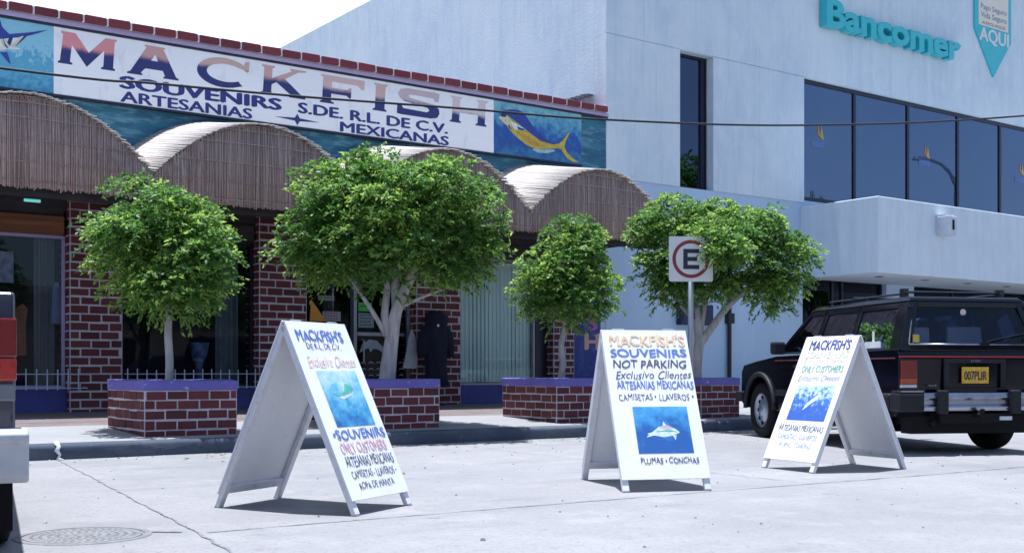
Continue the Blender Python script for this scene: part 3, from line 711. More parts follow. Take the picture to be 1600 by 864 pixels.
G['F'] = [[(0,0),(.32,0),(.32,.05),(.25,.09),(.25,.36),(.6,.36),(.66,.28),(.70,.28),(.70,.66),(.66,.66),(.6,.57),(.25,.57),(.25,.79),(.84,.79),(.93,.66),(1,.66),(1,1),(0,1),(0,.95),(.05,.91),(.05,.09),(0,.05)]]
G['I'] = [[(0,0),(1,0),(1,.05),(.85,.09),(.85,.91),(1,.95),(1,1),(0,1),(0,.95),(.15,.91),(.15,.09),(0,.05)]]
G['H'] = [[(0,0),(.3,0),(.3,.05),(.25,.09),(.25,.4),(.75,.4),(.75,.09),(.7,.05),(.7,0),(1,0),(1,.05),(.95,.09),(.95,.91),(1,.95),(1,1),(.7,1),(.7,.95),(.75,.91),(.75,.6),(.25,.6),(.25,.91),(.3,.95),(.3,1),(0,1),(0,.95),(.05,.91),(.05,.09),(0,.05)]]
G['S'] = [[(.02,.02),(.12,.0),(.8,0),(.95,.06),(1,.22),(.98,.4),(.86,.53),(.3,.66),(.26,.74),(.32,.79),(.84,.77),(.88,.66),(.96,.66),(.98,.96),(.88,1),(.22,1),(.07,.93),(.02,.76),(.07,.6),(.18,.5),(.72,.38),(.76,.28),(.7,.21),(.16,.24),(.12,.34),(.02,.34)]]
boxes = dict(M=(4.60,5.45),A=(5.60,6.42),C=(6.67,7.58),K=(7.74,8.56),F=(8.79,9.64),I=(9.79,10.07),S=(10.25,11.17),H=(11.36,12.19))
for ch in 'MACKFISH':
    x0, x1 = boxes[ch]; m = MB()
    g = G[ch]; sh = lambda u, v: (x0 + (x1-x0)*u*.965 + .03*v, SY-.0025, 5.338 + .468*v)
    m.poly(g[0], g[1:], sh)
    m.build('letter', twotone('letter_paint_'+ch.lower(), *rows[ch]), sign, fix=False)
m = MB(); py = place_y(SY-.003)
text_in(m, 'SOUVENIRS', 5.51, 8.09, 5.105, 5.285, py, 0, .06, 0)
text_in(m, 'S.DE. R.L. DE C.V.', 8.41, 11.31, 5.11, 5.28, py, 0, .05)
text_in(m, 'ARTESANIAS', 5.51, 7.59, 4.9, 5.06, py, 0, .04)
text_in(m, 'MEXICANAS', 9.18, 11.33, 4.9, 5.06, py, 0, .045)
m.poly([(7.98,4.995),(8.34,5.02),(8.385,5.09),(8.43,5.02),(8.79,4.995),(8.43,4.97),(8.385,4.9),(8.34,4.97)], (), py)
m.build('lettering', simple('navy_sign_paint', (.03,.035,.2), .55), sign, fix=False)

# ---------------------------------------------------------------- bank building
bank = thing('bank_building', (25, 24, .28), 'pale blue grey concrete bank with a dark ribbon window and heavy balcony slab', 'bank', in_place=True)
BX, BE, BT = 15.1, 48, 10.68
ZW, ZB = 4.72, 4.78
m = MB()
def wallbox(a, b, z0, z1): m.box(a, b, FY-.01, FY+.4, z0, z1)
wallbox(BX, 17.117, ZW, 7.57); wallbox(18.1, 21.03, ZW, 7.57)
wallbox(BX, BE, 7.59, 11.9); m.box(BX, BE, FY+.008, FY+.39, 7.571, 7.5895)   # recessed day joint
m.box(BX, BX+.4, FY+.401, 44, .2, BT); m.box(BX+.4, BE, 43.6, 44, .2, BT); m.box(BE-.4, BE, FY+.4, 43.6, .2, BT)
m.box(BX+.4, BE-.4, FY+.4, 43.6, BT-.4, BT-.1)
m.build('wall', M['bank'], bank)
m = MB()
m.box(BX, 21.01, FY+.02, FY+.4, .2, ZW-.001); m.box(24.07, 25.18, FY+.0, FY+.4, .2, 3.06)
m.box(21.011, BE, FY+.02, FY+.4, 3.06, 4.77)
m.build('lower_wall', M['plaster'], bank)
m = MB(); m.box(20.915, BE, 15.5, FY+.019, 2.98, 4.61); m.build('balcony_slab', M['slab'], bank, bevel=.02)
for x in (21.9, 23.6, 25.3, 27.0):
    m = MB(); m.lathe([(0,2.972),(.09,2.972),(.1,2.979)], 20, at=(x,16.2,0)); m.build('downlight', M['frame_dark'], bank)
window(17.117, 18.1, ZW, 7.57, y=FY+.22, gm='narrowglass', w=.05, parent=bank)
# dark mullion near the right jamb of the narrow window
m = MB(); m.box(17.93,18.04,FY+.2,FY+.3,ZW+.05,7.52); m.build('mullion', M['frame_dark'], bank)
DEC = [simple('decal_orange', (.4,.16,.06), .6), simple('decal_yellow', (.42,.32,.1), .6), simple('decal_blue', (.09,.14,.34), .6)]
wf = window(21.03, BE-.5, 4.78, 7.57, y=FY+.1, gm='bankglass', w=.09, mull=(22.95,25.05,27.18,29.13,31.2,33.3,35.4,37.5,39.6,41.7,43.8,45.8), parent=bank)
for x in (21.62, 25.75, 30.1):
    m = MB()
    m.poly([(x,6.35),(x+.13,6.3),(x+.03,6.62)], (), place_y(FY+.095), 0); m.poly([(x+.1,6.3),(x+.24,6.25),(x+.14,6.58)], (), place_y(FY+.0945), 1)
    m.box(x-.22, x+.25, FY+.094, FY+.096, 6.06, 6.2, 2)
    m.build('window_decal', DEC, wf, fix=False)
window(21.02, 24.06, .3, 3.05, y=FY+.15, gm='doorglass', w=.07, mull=(22.2,22.55), parent=bank, name='entrance_doors')
window(25.19, BE-.5, .3, 3.05, y=FY+.15, gm='doorglass', w=.07, mull=(27,29,31,33,35,37,39,41,43,45), parent=bank)
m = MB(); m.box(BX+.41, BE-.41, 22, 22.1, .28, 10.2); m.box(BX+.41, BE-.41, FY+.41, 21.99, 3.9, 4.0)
m.build('interior', M['interior'], bank)

# raised name on the bank wall
m = MB()
vs_, fs = text_geo('Bancomer', .026, 0, .105, .012)
x0 = min(v.x for v in vs_); x1 = max(v.x for v in vs_); y0 = min(v.y for v in vs_); y1 = max(v.y for v in vs_)
z0 = min(v.z for v in vs_); z1 = max(v.z for v in vs_)
m.add([(21.55+(v.x-x0)/(x1-x0)*5.3, 17.36+(z1-v.z)/(z1-z0)*.21, 8.79+(v.y-y0)/(y1-y0)*.66) for v in vs_], fs)
t = thing('bank_sign', (24.3,FY-.02,8.79), 'row of raised thick turquoise letters high on the bank wall', 'sign', in_place=True)
m.build('lettering', M['teal'], t)
# arrow shaped plaque
t = thing('arrow_sign', (28.6,FY-.05,8.69), 'turquoise pencil shaped plaque pointing down with cream panel and AQUI', 'sign', in_place=True)
m = MB(); m.prism([(28.6,8.69),(29.44,9.72),(29.44,11.1),(27.73,11.1),(27.73,9.85)], place_y(FY-.055), (0,.04,0)); m.build('panel', M['teal'], t)
m = MB(); m.box(27.9, 29.29, FY-.062, FY-.0551, 9.98, 11.02); m.build('text_panel', M['cream'], t)
m = MB(); text_in(m, 'AQUI', 27.95, 29.3, 9.52, 9.93, place_y(FY-.06), 0, .05)
pp = place_y(FY-.064)
text_in(m, 'Pago Seguro', 28.0, 29.2, 10.37, 10.55, pp, 1, .01); text_in(m, 'Vida Seguro', 28.0, 29.2, 10.15, 10.34, pp, 1, .01)
text_in(m, 'ASEGURESE', 28.05, 29.15, 10.02, 10.1, pp, 2, .01)
m.build('lettering', [M['signwhite'], simple('grey_blue_print', (.2,.21,.32), .6), simple('brown_print', (.32,.16,.12), .6)], t, fix=False)
# box on the slab front
t = thing('wall_box', (23.18,15.5,3.9), 'small pale metal box with a dark slot fixed to the balcony slab', 'box', in_place=True)
m = MB(); m.box(22.98, 23.34, 15.2, 15.499, 3.9, 4.32); m.build('housing', M['box'], t, bevel=.015)
m = MB(); m.box(23.16, 23.23, 15.19, 15.1995, 4.02, 4.24); m.build('slot', M['black'], t)
m = MB(); m.box(23.0, 23.3, 15.25, 15.499, 4.335, 4.36); m.build('hood', M['white'], t)
# meter box and downpipe on the bank's lower wall
t = thing('meter_box', (17.5,FY-.1,1.85), 'dark blue meter box on the bank wall behind the two headed tree', 'meter box', in_place=True)
m = MB(); m.box(17.03, 17.98, FY-.13, FY+.019, 1.84, 2.27); m.build('case', simple('dark_blue_enamel', (.015,.02,.06), .4), t, bevel=.01)
m = MB(); m.box(17.08, 17.93, FY-.14, FY-.1305, 1.89, 2.22); m.build('door', simple('dark_blue_door', (.02,.025,.075), .35), t)
t = thing('drainpipe', (18.55,FY-.05,.28), 'thin black vertical pipe running up the bank wall behind the two headed tree', 'pipe', in_place=True)
m = MB(); m.tube([(18.55,FY-.05,.28),(18.55,FY-.05,2.7)], .045, 10); m.build('pipe', M['cable'], t)
m = MB(); m.box(18.48,18.66,FY-.1,FY+.019,1.9,2.12); m.build('bracket_box', M['cable'], t)

# ---------------------------------------------------------------- far side of the street, mirrored in the glass
def far_block(x0, x1, y, depth, h, c, label, n):
    t = thing('street_building', ((x0+x1)/2, y, 0), label, 'building', in_place=True)
    w_ = layered('far_wall_paint', c, [((.5,.5,.5),.4,.65,tuple(k*.8 for k in c),.8), ((3,3,.6),.5,.7,tuple(k*.7 for k in c),.6)], rough=.9)
    m = MB(); m.box(x0, x1, y-depth, y, 0, h); m.build('wall', w_, t)
    m = MB(); m.box(x0-.15, x1+.15, y-depth-.1, y+.2, h+.002, h+.35); m.build('parapet', w_, t, bevel=.03)
    st = (x1-x0)/n
    for fl in range(max(1, int(h//3.4))):
        for k in range(n):
            cx = x0 + st*(k+.5); z = fl*3.3 + .9
            m = MB(); m.box(cx-st*.28, cx+st*.28, y+.01, y+.09, z, z+1.5); m.build('window', M['frame_dark'], t)
far_block(-34, 30, -17, 10, 4.2, (.4,.36,.3), 'long low beige building across the street, facing the souvenir shop', 11)
far_block(32, 95, -17, 12, 10.5, (.3,.33,.38), 'three storey grey building across the street, facing the bank', 12)
t = thing('street_lamp', (52,1.5,0), 'tall street lamp with a curved arm, mirrored in the bank window', 'street lamp')
m = MB(); m.tube(smooth([(0,0,0),(0,0,9),(-.2,.0,10.3),(-1.2,0,11),(-2.6,0,11.15)]), .09, 10); m.build('pole', M['galv'], t, smooth=True)
m = MB(); m.hexa([(-3.5,-.18,11.0),(-2.5,-.18,11.05),(-2.5,.18,11.05),(-3.5,.18,11.0),(-3.4,-.1,11.2),(-2.5,-.12,11.25),(-2.5,.12,11.25),(-3.4,.1,11.2)]); m.build('lamp_head', M['galv'], t, bevel=.03)

# ---------------------------------------------------------------- overhead cable
m = MB()
pts = [(-6,14.6,4.3),(3.25,14.94,4.51),(5.12,14.95,4.6),(7.22,14.78,4.68),(9.56,14.44,4.77),(12.0,14.02,4.84),(15.76,13.27,5.09),(20.76,12.11,5.69),(30,10,7.2)]
m.tube(smooth(pts), .017, 8)
tag(m.build('overhead_cable', M['cable'], smooth=True), 'black overhead cable strung across the shop sign and bank', 'cable')

# ---------------------------------------------------------------- planters
def planter(x0, x1, y0, y1, label):
    cx, cy = (x0+x1)/2, (y0+y1)/2
    t = thing('planter', (cx, cy, walk_z(y0)), label, 'planter', 'brick planters along the kerb', in_place=True)
    m = MB(); brick_box(m, x0, x1, y0, y1, .13, .665, 5, .235, joint=.019); m.build('brick_wall', [M['brick'], M['mortar']], t)
    m = MB(); w = .12; e = .012
    def rim(a, b, c, d): m.hexa([(a,c,.662),(b,c,.662),(b,d,.662),(a,d,.662)] + [(p, q, .775+random.uniform(-.012,.006)) for p, q in ((a,c),(b,c),(b,d),(a,d))])
    rim(x0-e, x1+e, y0-e, y0+w); rim(x0-e, x1+e, y1-w, y1+e); rim(x0-e, x0+w, y0+w, y1-w); rim(x1-w, x1+e, y0+w, y1-w)
    m.build('rim', M['purple'], t, bevel=.012)
    m = MB(); m.box(x0+w, x1-w, y0+w, y1-w, .664, .73); m.build('soil', M['soil'], t)
planter(4.13, 5.17, 12.35, 13.6, 'brick planter with worn purple rim holding the small round tree on a bare stem')
planter(6.7, 7.85, 12.35, 13.6, 'brick planter with purple rim holding the biggest tree, half behind a sandwich board')
planter(9.72, 10.85, 12.35, 13.6, 'brick planter with purple rim holding the thin stemmed tree by the blinds window')
planter(12.5, 13.32, 12.4, 13.6, 'brick planter with purple rim holding the two headed tree near the black car')

# ---------------------------------------------------------------- trees
CR = Vector((.809,-.588,0)); CD = Vector((.588,.809,0)); UP = Vector((0,0,1))
def tree(base, trunk_segs, lobes, label, dens=1.0, leaf=.062):
    t = thing('tree', base, label, 'tree', 'clipped fig trees in the planters')
    B = Vector((0,0,0))
    def P(a): return CR*a[0] + CD*a[1] + UP*a[2]
    m = MB()
    for seg, r0, r1 in trunk_segs:
        pts = smooth([P(p) for p in seg], 5); n = len(pts)
        m.tube(pts, [r0+(r1-r0)*i/(n-1) for i in range(n)], 9)
    m.build('trunk', M['bark'], t, smooth=True)
    V, F_, MI = [], [], []
    for (c, rad, ns) in lobes:
        c = P(c); rad = [q*.9 for q in rad]
        vol = rad[0]*rad[1]*rad[2]
        nc = int(max(12, 112*vol**.62*dens))
        for s_ in range(nc):                              # small leafy clumps spread over and through the lobe
            d = rng.normal(size=3); d /= np.linalg.norm(d)
            if d[2] < -.3 and rng.random() < .15: d[2] = abs(d[2])
            rr = rng.uniform(.25, 1.0)**.42
            stray = rng.random() < .2
            if stray: rr *= rng.uniform(1.02,1.22)
            cc = c + CR*(d[0]*rad[0]*rr) + CD*(d[1]*rad[1]*rr) + UP*(d[2]*rad[2]*rr)
            cr = rng.uniform(.07,.13) if stray else rng.uniform(.15,.29)
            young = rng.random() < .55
            for q_ in range(int(rng.integers(13,22)*(cr/.17)**1.6)):
                e = rng.normal(size=3); e /= np.linalg.norm(e); e[2] = abs(e[2]) if rng.random() < .6 else e[2]
                o = cc + Vector((e[0]*cr, e[1]*cr, e[2]*cr*.6))
                out = (o - c); out.z = out.z*.7 + .1
                axis = (out.normalized()*.7 + Vector(e)*.7 + Vector(rng.normal(size=3)*.3)).normalized()
                L = rng.uniform(.08,.19)
                side = axis.cross(UP if abs(axis.z) < .9 else Vector((1,0,0))).normalized()
                nl = int(rng.integers(6,10))
                for k in range(nl):
                    q = k/nl
                    p = o + axis*(L*(q-.4)) - UP*(.07*q*q)
                    sgn = 1 if k % 2 else -1
                    ld = (axis*.6 + side*(sgn*rng.uniform(.3,1.0)) + Vector((0,0,rng.uniform(-.6,.2))) + Vector(rng.normal(size=3)*.25)).normalized()
                    nrm = (UP*.8 + Vector(rng.normal(size=3)*.7)).normalized()
                    w = ld.cross(nrm).normalized(); up = w.cross(ld).normalized()
                    l = leaf*rng.uniform(.7,1.25); wd = l*.27
                    b = len(V)
                    V += [p, p+ld*l*.42+w*wd-up*(.005), p+ld*l-UP*(l*.15), p+ld*l*.42-w*wd-up*(.005)]
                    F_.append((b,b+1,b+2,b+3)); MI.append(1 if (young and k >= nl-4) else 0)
    print('leaves', len(F_))
    me = bpy.data.meshes.new('crown'); me.from_pydata([tuple(v) for v in V], [], F_)
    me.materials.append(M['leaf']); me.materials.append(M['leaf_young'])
    me.polygons.foreach_set('material_index', MI); me.update()
    o = bpy.data.objects.new('crown', me); col.objects.link(o); put(o, t)
    return t
tree((4.63,13.0,.7), [([(0,0,-.02),(.005,0,.3),(-.01,0,.6),(.0,0,.85),(.02,0,1.1)],.048,.038), ([(.0,0,.85),(-.2,.05,1.2),(-.4,.1,1.5)],.03,.012), ([(.01,0,.9),(.18,-.1,1.3),(.32,-.1,1.7)],.03,.012), ([(.01,0,1.05),(.0,.1,1.5),(-.05,.1,1.9)],.034,.012)],
     [((-.02,0,1.52),(.80,.78,.80),520), ((-.15,0,2.0),(.48,.5,.4),170), ((.36,-.05,1.65),(.44,.45,.42),150), ((-.40,0,1.65),(.44,.45,.38),150), ((.05,-.1,1.12),(.66,.55,.36),150)],
     'small round crowned fig tree on one straight pale stem beside the pickup')
big_tree = tree((7.45,12.98,.7), [([(0,0,-.02),(.03,0,.3),(.07,0,.6),(.13,0,.95),(.3,0,1.35),(.48,.0,1.75)],.115,.05), ([(.03,0,.62),(-.02,0,.9),(-.0,.05,1.3),(-.12,.05,1.75)],.065,.03), ([(.0,0,.62),(-.14,-.05,.88),(-.36,-.1,1.22),(-.6,-.1,1.55)],.035,.018), ([(.14,0,.95),(.1,.1,1.35),(.15,.12,1.8)],.075,.035), ([(.16,0,.98),(.45,.05,1.12),(.75,.1,1.25),(1.0,.1,1.5)],.028,.012)],
     [((.06,0,2.05),(1.15,1.05,.85),1000), ((-.55,-.1,1.85),(.8,.75,.55),380), ((.8,0,1.95),(.72,.7,.65),340), ((-.45,0,2.45),(.75,.7,.45),320), ((.72,.0,2.5),(.65,.65,.42),260), ((.02,-.1,1.45),(1.1,.8,.36),300), ((-.95,-.05,1.6),(.42,.4,.35),110), ((1.08,0,1.65),(.38,.4,.35),100), ((-.25,0,2.75),(.35,.35,.24),70)],
     'biggest fig tree, broad spreading crown on a thick forked pale trunk')
tree((10.3,12.98,.7), [([(-.02,0,-.02),(.02,0,.3),(.0,0,.55),(.06,0,.85),(.08,0,1.15)],.05,.036), ([(.05,0,.85),(-.15,.05,1.2),(-.32,.1,1.5)],.028,.012), ([(.06,0,.9),(.25,0,1.25),(.4,0,1.5)],.028,.012)],
     [((.08,0,1.5),(.68,.65,.58),420), ((.1,0,2.0),(.4,.4,.36),130), ((-.25,0,1.25),(.45,.42,.42),150), ((.4,0,1.3),(.42,.42,.4),140), ((.1,-.1,1.08),(.62,.5,.34),130)],
     'small fig tree on a thin stem before the blinds window')
tree((12.98,13.0,.7), [([(0,0,-.02),(.02,0,.3),(.06,0,.62),(.03,0,.95),(.0,0,1.35),(-.1,0,1.8)],.10,.04), ([(.07,0,.6),(.26,0,.86),(.48,0,1.15),(.8,0,1.45),(1.15,0,1.75)],.07,.03), ([(.05,0,.65),(.12,.05,1.0),(.2,.1,1.5)],.06,.028), ([(-.0,0,.95),(-.3,.05,1.3),(-.5,0,1.7)],.035,.014)],
     [((-.1,0,2.15),(.95,.85,.68),620), ((-.3,0,2.6),(.6,.55,.36),210), ((.42,-.15,2.25),(.62,.6,.62),260), ((-.45,-.1,1.7),(.58,.5,.42),190), ((.30,-.1,1.6),(.55,.5,.4),160), ((1.16,0,1.76),(.70,.66,.68),330), ((1.1,-.1,1.35),(.5,.45,.36),90), ((-.1,-.15,1.45),(.75,.55,.42),150), ((1.36,0,2.12),(.42,.4,.36),90), ((.95,0,2.45),(.5,.45,.3),110), ((.35,-.5,2.2),(.45,.4,.4),150), ((.25,-.95,2.08),(.36,.5,.36),90), ((.20,-1.42,1.98),(.2,.24,.24),40)],
     'two headed fig tree with a side limb, behind the square E sign')

# ---------------------------------------------------------------- E sign
t = thing('street_sign', (11.99,12.1,walk_z(12.1)), 'square white street sign with letter E in a red ring on a grey pole', 'street sign', rz=-HEAD+R(6))
bz = walk_z(12.1)
m = MB(); m.tube([(0,.03,0),(0,.03,2.72-bz)], .034, 12); m.tube([(.03,.034,0),(.03,.034,2.7-bz)], .018, 8); m.build('pole', M['galv'], t, smooth=True)
z0, z1 = 2.165-bz, 2.815-bz
m = MB(); rr = .03; c0 = .325
pts = []
for cx, cz, a0 in ((c0-rr,z1-rr,0),(-c0+rr,z1-rr,90),(-c0+rr,z0+rr,180),(c0-rr,z0+rr,270)):
    for k in range(4): pts.append((cx+rr*math.cos(R(a0+30*k)), cz+rr*math.sin(R(a0+30*k))))
m.prism(pts, place_y(-.012), (0,.006,0)); pn = m.build('panel', M['signwhite'], t)
zc = (z0+z1)/2
m = MB(); n = 48
o_ = [(.275*math.cos(2*math.pi*i/n), zc+.275*math.sin(2*math.pi*i/n)) for i in range(n)]
i_ = [(.225*math.cos(2*math.pi*i/n), zc+.225*math.sin(2*math.pi*i/n)) for i in range(n)]
m.poly(o_, [i_], place_y(-.0145)); m.build('red_ring', M['signred'], t, fix=False)
m = MB(); m.poly([(-.115,zc-.145),(.12,zc-.145),(.12,zc-.085),(-.05,zc-.085),(-.05,zc-.03),(.09,zc-.03),(.09,zc+.03),(-.05,zc+.03),(-.05,zc+.085),(.12,zc+.085),(.12,zc+.145),(-.115,zc+.145)], (), place_y(-.0145))
m.build('letter', M['ink'], t, fix=False)
m = MB(); m.tube([(-.2,.002,zc+.2),(.2,.002,zc+.2)], .012, 6); m.tube([(-.2,.002,zc-.2),(.2,.002,zc-.2)], .012, 6); m.build('brackets', M['galv'], t)

# ---------------------------------------------------------------- sandwich boards
BW = layered('chalky_white_board', (.76,.77,.79), [((2,2,1),.45,.66,(.69,.70,.73),.9), ((14,14,9),.6,.74,(.55,.55,.59),.55), ((4,30,3),.62,.72,(.6,.6,.63),.5)], rough=.6, bump=.15, bscale=50)
BL = layered('worn_white_leg', (.68,.68,.72), [((8,8,8),.5,.68,(.52,.52,.58),.7), ((30,30,30),.6,.72,(.35,.35,.4),.6)], rough=.7)
DIRT = simple('scuffed_foot', (.2,.19,.21), .9)
INK = {k: simple('board_ink_'+k, c, .6, noise=.3, nscale=30) for k, c in dict(blue=(.10,.18,.5), navy=(.05,.06,.25), black=(.07,.075,.13), pink=(.72,.42,.48), yellow=(.78,.66,.3), orange=(.72,.52,.42), grey=(.3,.33,.4), green=(.22,.4,.33), pale=(.74,.70,.52), peach=(.74,.52,.32)).items()}
ik = list(INK); imats = [INK[k] for k in ik]
def fish_mat(name, stops, sc):
    m_, nt, b = mat(name); b.inputs['Roughness'].default_value = .5
    tc = N(nt,'ShaderNodeTexCoord'); nz = N(nt,'ShaderNodeTexNoise'); nz.inputs['Scale'].default_value = sc; nz.inputs['Detail'].default_value = 8; nz.inputs['Roughness'].default_value = .7
    sx = N(nt,'ShaderNodeSeparateXYZ'); nt.links.new(tc.outputs['Object'], sx.inputs[0]); nt.links.new(tc.outputs['Object'], nz.inputs['Vector'])
    ad = N(nt,'ShaderNodeMath', operation='MULTIPLY_ADD'); ad.inputs[1].default_value = 1.3; nt.links.new(nz.outputs[0], ad.inputs[0])
    mr = N(nt,'ShaderNodeMapRange'); mr.inputs['From Min'].default_value = .35; mr.inputs['From Max'].default_value = 1.0; mr.inputs['To Min'].default_value = -.65; mr.inputs['To Max'].default_value = .35
    nt.links.new(sx.outputs['Z'], mr.inputs[0]); nt.links.new(mr.outputs[0], ad.inputs[2])
    r = N(nt,'ShaderNodeValToRGB'); el = r.color_ramp.elements
    while len(el) < len(stops): el.new(.5)
    for i,(p,c) in enumerate(stops): el[i].position = p; el[i].color = (*c,1)
    nt.links.new(ad.outputs[0], r.inputs[0]); nt.links.new(r.outputs[0], b.inputs['Base Color'])
    return m_
FISHM = [simple('fish_silver', (.55,.66,.66), .5, noise=.2, nscale=30), simple('fish_green', (.12,.42,.38), .5, noise=.3, nscale=30), simple('fish_rose', (.55,.45,.5), .5), simple('fish_dark', (.05,.1,.2), .5)]
SL = 1.2977; HT = 1.18; SPR = .54
def sandwich_board(x, y, rz, W, label, lines, pic, pmat, fish):
    t = thing('sandwich_board', (x, y, 0), label, 'sandwich board', 'A frame boards standing in the street', rz=rz)
    ang = math.asin(HT/SL)
    def side(sg):                       # u across, v up the slope, d outwards
        def P(u, v, d):
            return (u, sg*(-(SPR)*(1 - v/SL)) - sg*d*math.sin(ang), HT*v/SL + d*math.cos(ang))
        return P
    fr = None
    for sg, nm in ((1,'front_panel'),(-1,'back_panel')):
        P = side(sg)
        def slab(mb, u0, u1, v0, v1, d0, d1, mi=0):
            mb.hexa([P(u0,v0,d0),P(u1,v0,d0),P(u1,v0,d1),P(u0,v0,d1),P(u0,v1,d0),P(u1,v1,d0),P(u1,v1,d1),P(u0,v1,d1)], mi)
        m = MB(); slab(m, -W/2, W/2, .095, SL, 0, .012); pan = m.build(nm, BW, t)
        if sg == 1: fr = pan
        for s_ in (-1, 1):
            a = s_*(W/2-.026)
            m = MB(); slab(m, a-.025, a+.025, .012, SL-.02, -.034, -.001); slab(m, a-.0255, a+.0255, 0, .0121, -.0345, -.0005, 1)
            m.build('leg', [BL, DIRT], t, bevel=.004)
        m = MB(); slab(m, -W/2+.052, W/2-.052, .11, .165, -.03, -.001); m.build('cross_rail', BL, t, bevel=.004)
    for s_ in (-1, 1):
        m = MB(); m.tube([(s_*W*.3-.05,0,HT+.006),(s_*W*.3+.05,0,HT+.006)], .009, 8); m.build('hinge', M['galv'], t)
    P = side(1); place = lambda u, v: P(u*W, v*SL, .0145)
    m = MB()
    for txt, u0, u1, v0, v1, k, bold, shear in lines:
        text_in(m, txt, u0, u1, v0, v1, place, ik.index(k), bold, shear, .0035)
    m.build('lettering', imats, t, fix=False)
    u0, u1, v0, v1 = pic
    m = MB(); m.poly([(u0,v0),(u1,v0),(u1,v1),(u0,v1)], (), lambda u, v: P(u*W, v*SL, .0138)); pc = m.build('picture', pmat, t, fix=False)
    m = MB()
    for i, (mi, pts) in enumerate(fish):
        m.poly([(u0+(u1-u0)*a, v0+(v1-v0)*b) for a, b in pts], (), lambda u, v, i=i: P(u*W, v*SL, .0146+.0004*i), mi)
    m.build('painted_fish', FISHM, pc, fix=False)
    return t
sandwich_board(3.385, 6.829, R(28.5), .665, 'white sandwich board with bluish fish picture and ROPA DE MANTA, nearest the manhole',
  [("MACKFISH'S",-.40,.36,.895,.955,'blue',.03,0), ('DE R.L. DE C.V.',-.30,.26,.85,.882,'navy',.0,0), ('Exclusivo Clientes',-.38,.42,.755,.815,'orange',0,.3),
   ('\u2022SOUVENIRS',-.42,.46,.375,.425,'blue',.02,0), ('ONLY CUSTOMERS',-.38,.40,.305,.36,'pink',.01,0), ('ARTESANIAS MEXICANAS',-.38,.44,.235,.29,'black',.0,0), ('CAMISETAS - LLAVEROS -',-.36,.42,.178,.218,'black',0,0), ('ROPA DE MANTA',-.30,.30,.12,.155,'black',.0,0)],
  (-.30,.36,.44,.735), fish_mat('reef_picture', [(.12,(.012,.07,.3)),(.38,(.05,.28,.52)),(.62,(.2,.5,.64)),(.9,(.55,.7,.76))], 9),
  [(0,[(.3,.52),(.5,.56),(.72,.66),(.74,.6),(.6,.53),(.42,.48)]),(1,[(.18,.6),(.34,.58),(.5,.62),(.58,.76),(.72,.74),(.78,.66),(.66,.58),(.5,.56),(.36,.53)])])
sandwich_board(6.073, 6.643, R(-23), .68, 'white sandwich board reading NOT PARKING with silver fish picture, in the middle',
  [("MACKFISH'S",-.42,.46,.895,.965,'peach',.045,0), ('SOUVENIRS',-.43,.46,.825,.875,'blue',.03,0), ('NOT PARKING',-.42,.44,.755,.805,'black',.02,.15), ('Exclusivo Clientes',-.41,.48,.685,.735,'black',0,.35),
   ('ARTESANIAS MEXICANAS',-.41,.48,.622,.672,'blue',.02,0), ('CAMISETAS \u2022 LLAVEROS \u2022',-.41,.46,.55,.59,'black',0,0), ('PLUMAS \u2022 CONCHAS',-.26,.40,.165,.20,'black',.01,0)],
  (-.27,.36,.225,.51), fish_mat('open_water_picture', [(.05,(.02,.1,.34)),(.3,(.05,.26,.55)),(.55,(.12,.40,.64)),(.85,(.4,.68,.76))], 7),
  [(0,[(.2,.42),(.3,.45),(.42,.56),(.58,.6),(.72,.52),(.8,.44),(.7,.38),(.5,.34),(.32,.38),(.18,.34),(.23,.40)]),(2,[(.42,.54),(.58,.60),(.7,.53),(.56,.5)]),(1,[(.34,.46),(.6,.5),(.76,.45),(.6,.46)]),(0,[(.66,.37),(.73,.38),(.7,.27)]),(0,[(.5,.58),(.52,.68),(.57,.59)])])
sandwich_board(8.483, 6.762, R(-99.8), .69, 'white sandwich board with speckled blue picture of a leaping fish, before the black car',
  [("MACKFISH'S",-.36,.40,.895,.97,'navy',.03,0), ('SOUVENIRS',-.38,.42,.835,.885,'pale',.03,0), ('Exclusivo Clientes',-.37,.42,.79,.83,'orange',0,.2), ('ONLY CUSTOMERS',-.36,.42,.725,.775,'green',.015,0), ('Exclusivo Clientes',-.37,.42,.66,.705,'grey',0,.3),
   ('ARTESANIAS MEXICANAS',-.40,.44,.285,.33,'black',.0,0), ('CAMISETAS - LLAVEROS',-.37,.38,.225,.262,'grey',0,0), ('PLUMAS - CONCHAS',-.28,.32,.165,.2,'grey',.0,0)],
  (-.32,.40,.365,.63), fish_mat('speckled_picture', [(.28,(.04,.11,.42)),(.42,(.08,.2,.54)),(.5,(.36,.5,.7)),(.75,(.6,.7,.78))], 24),
  [(0,[(.34,.28),(.38,.45),(.5,.6),(.62,.72),(.7,.7),(.6,.56),(.5,.46),(.42,.36)])])

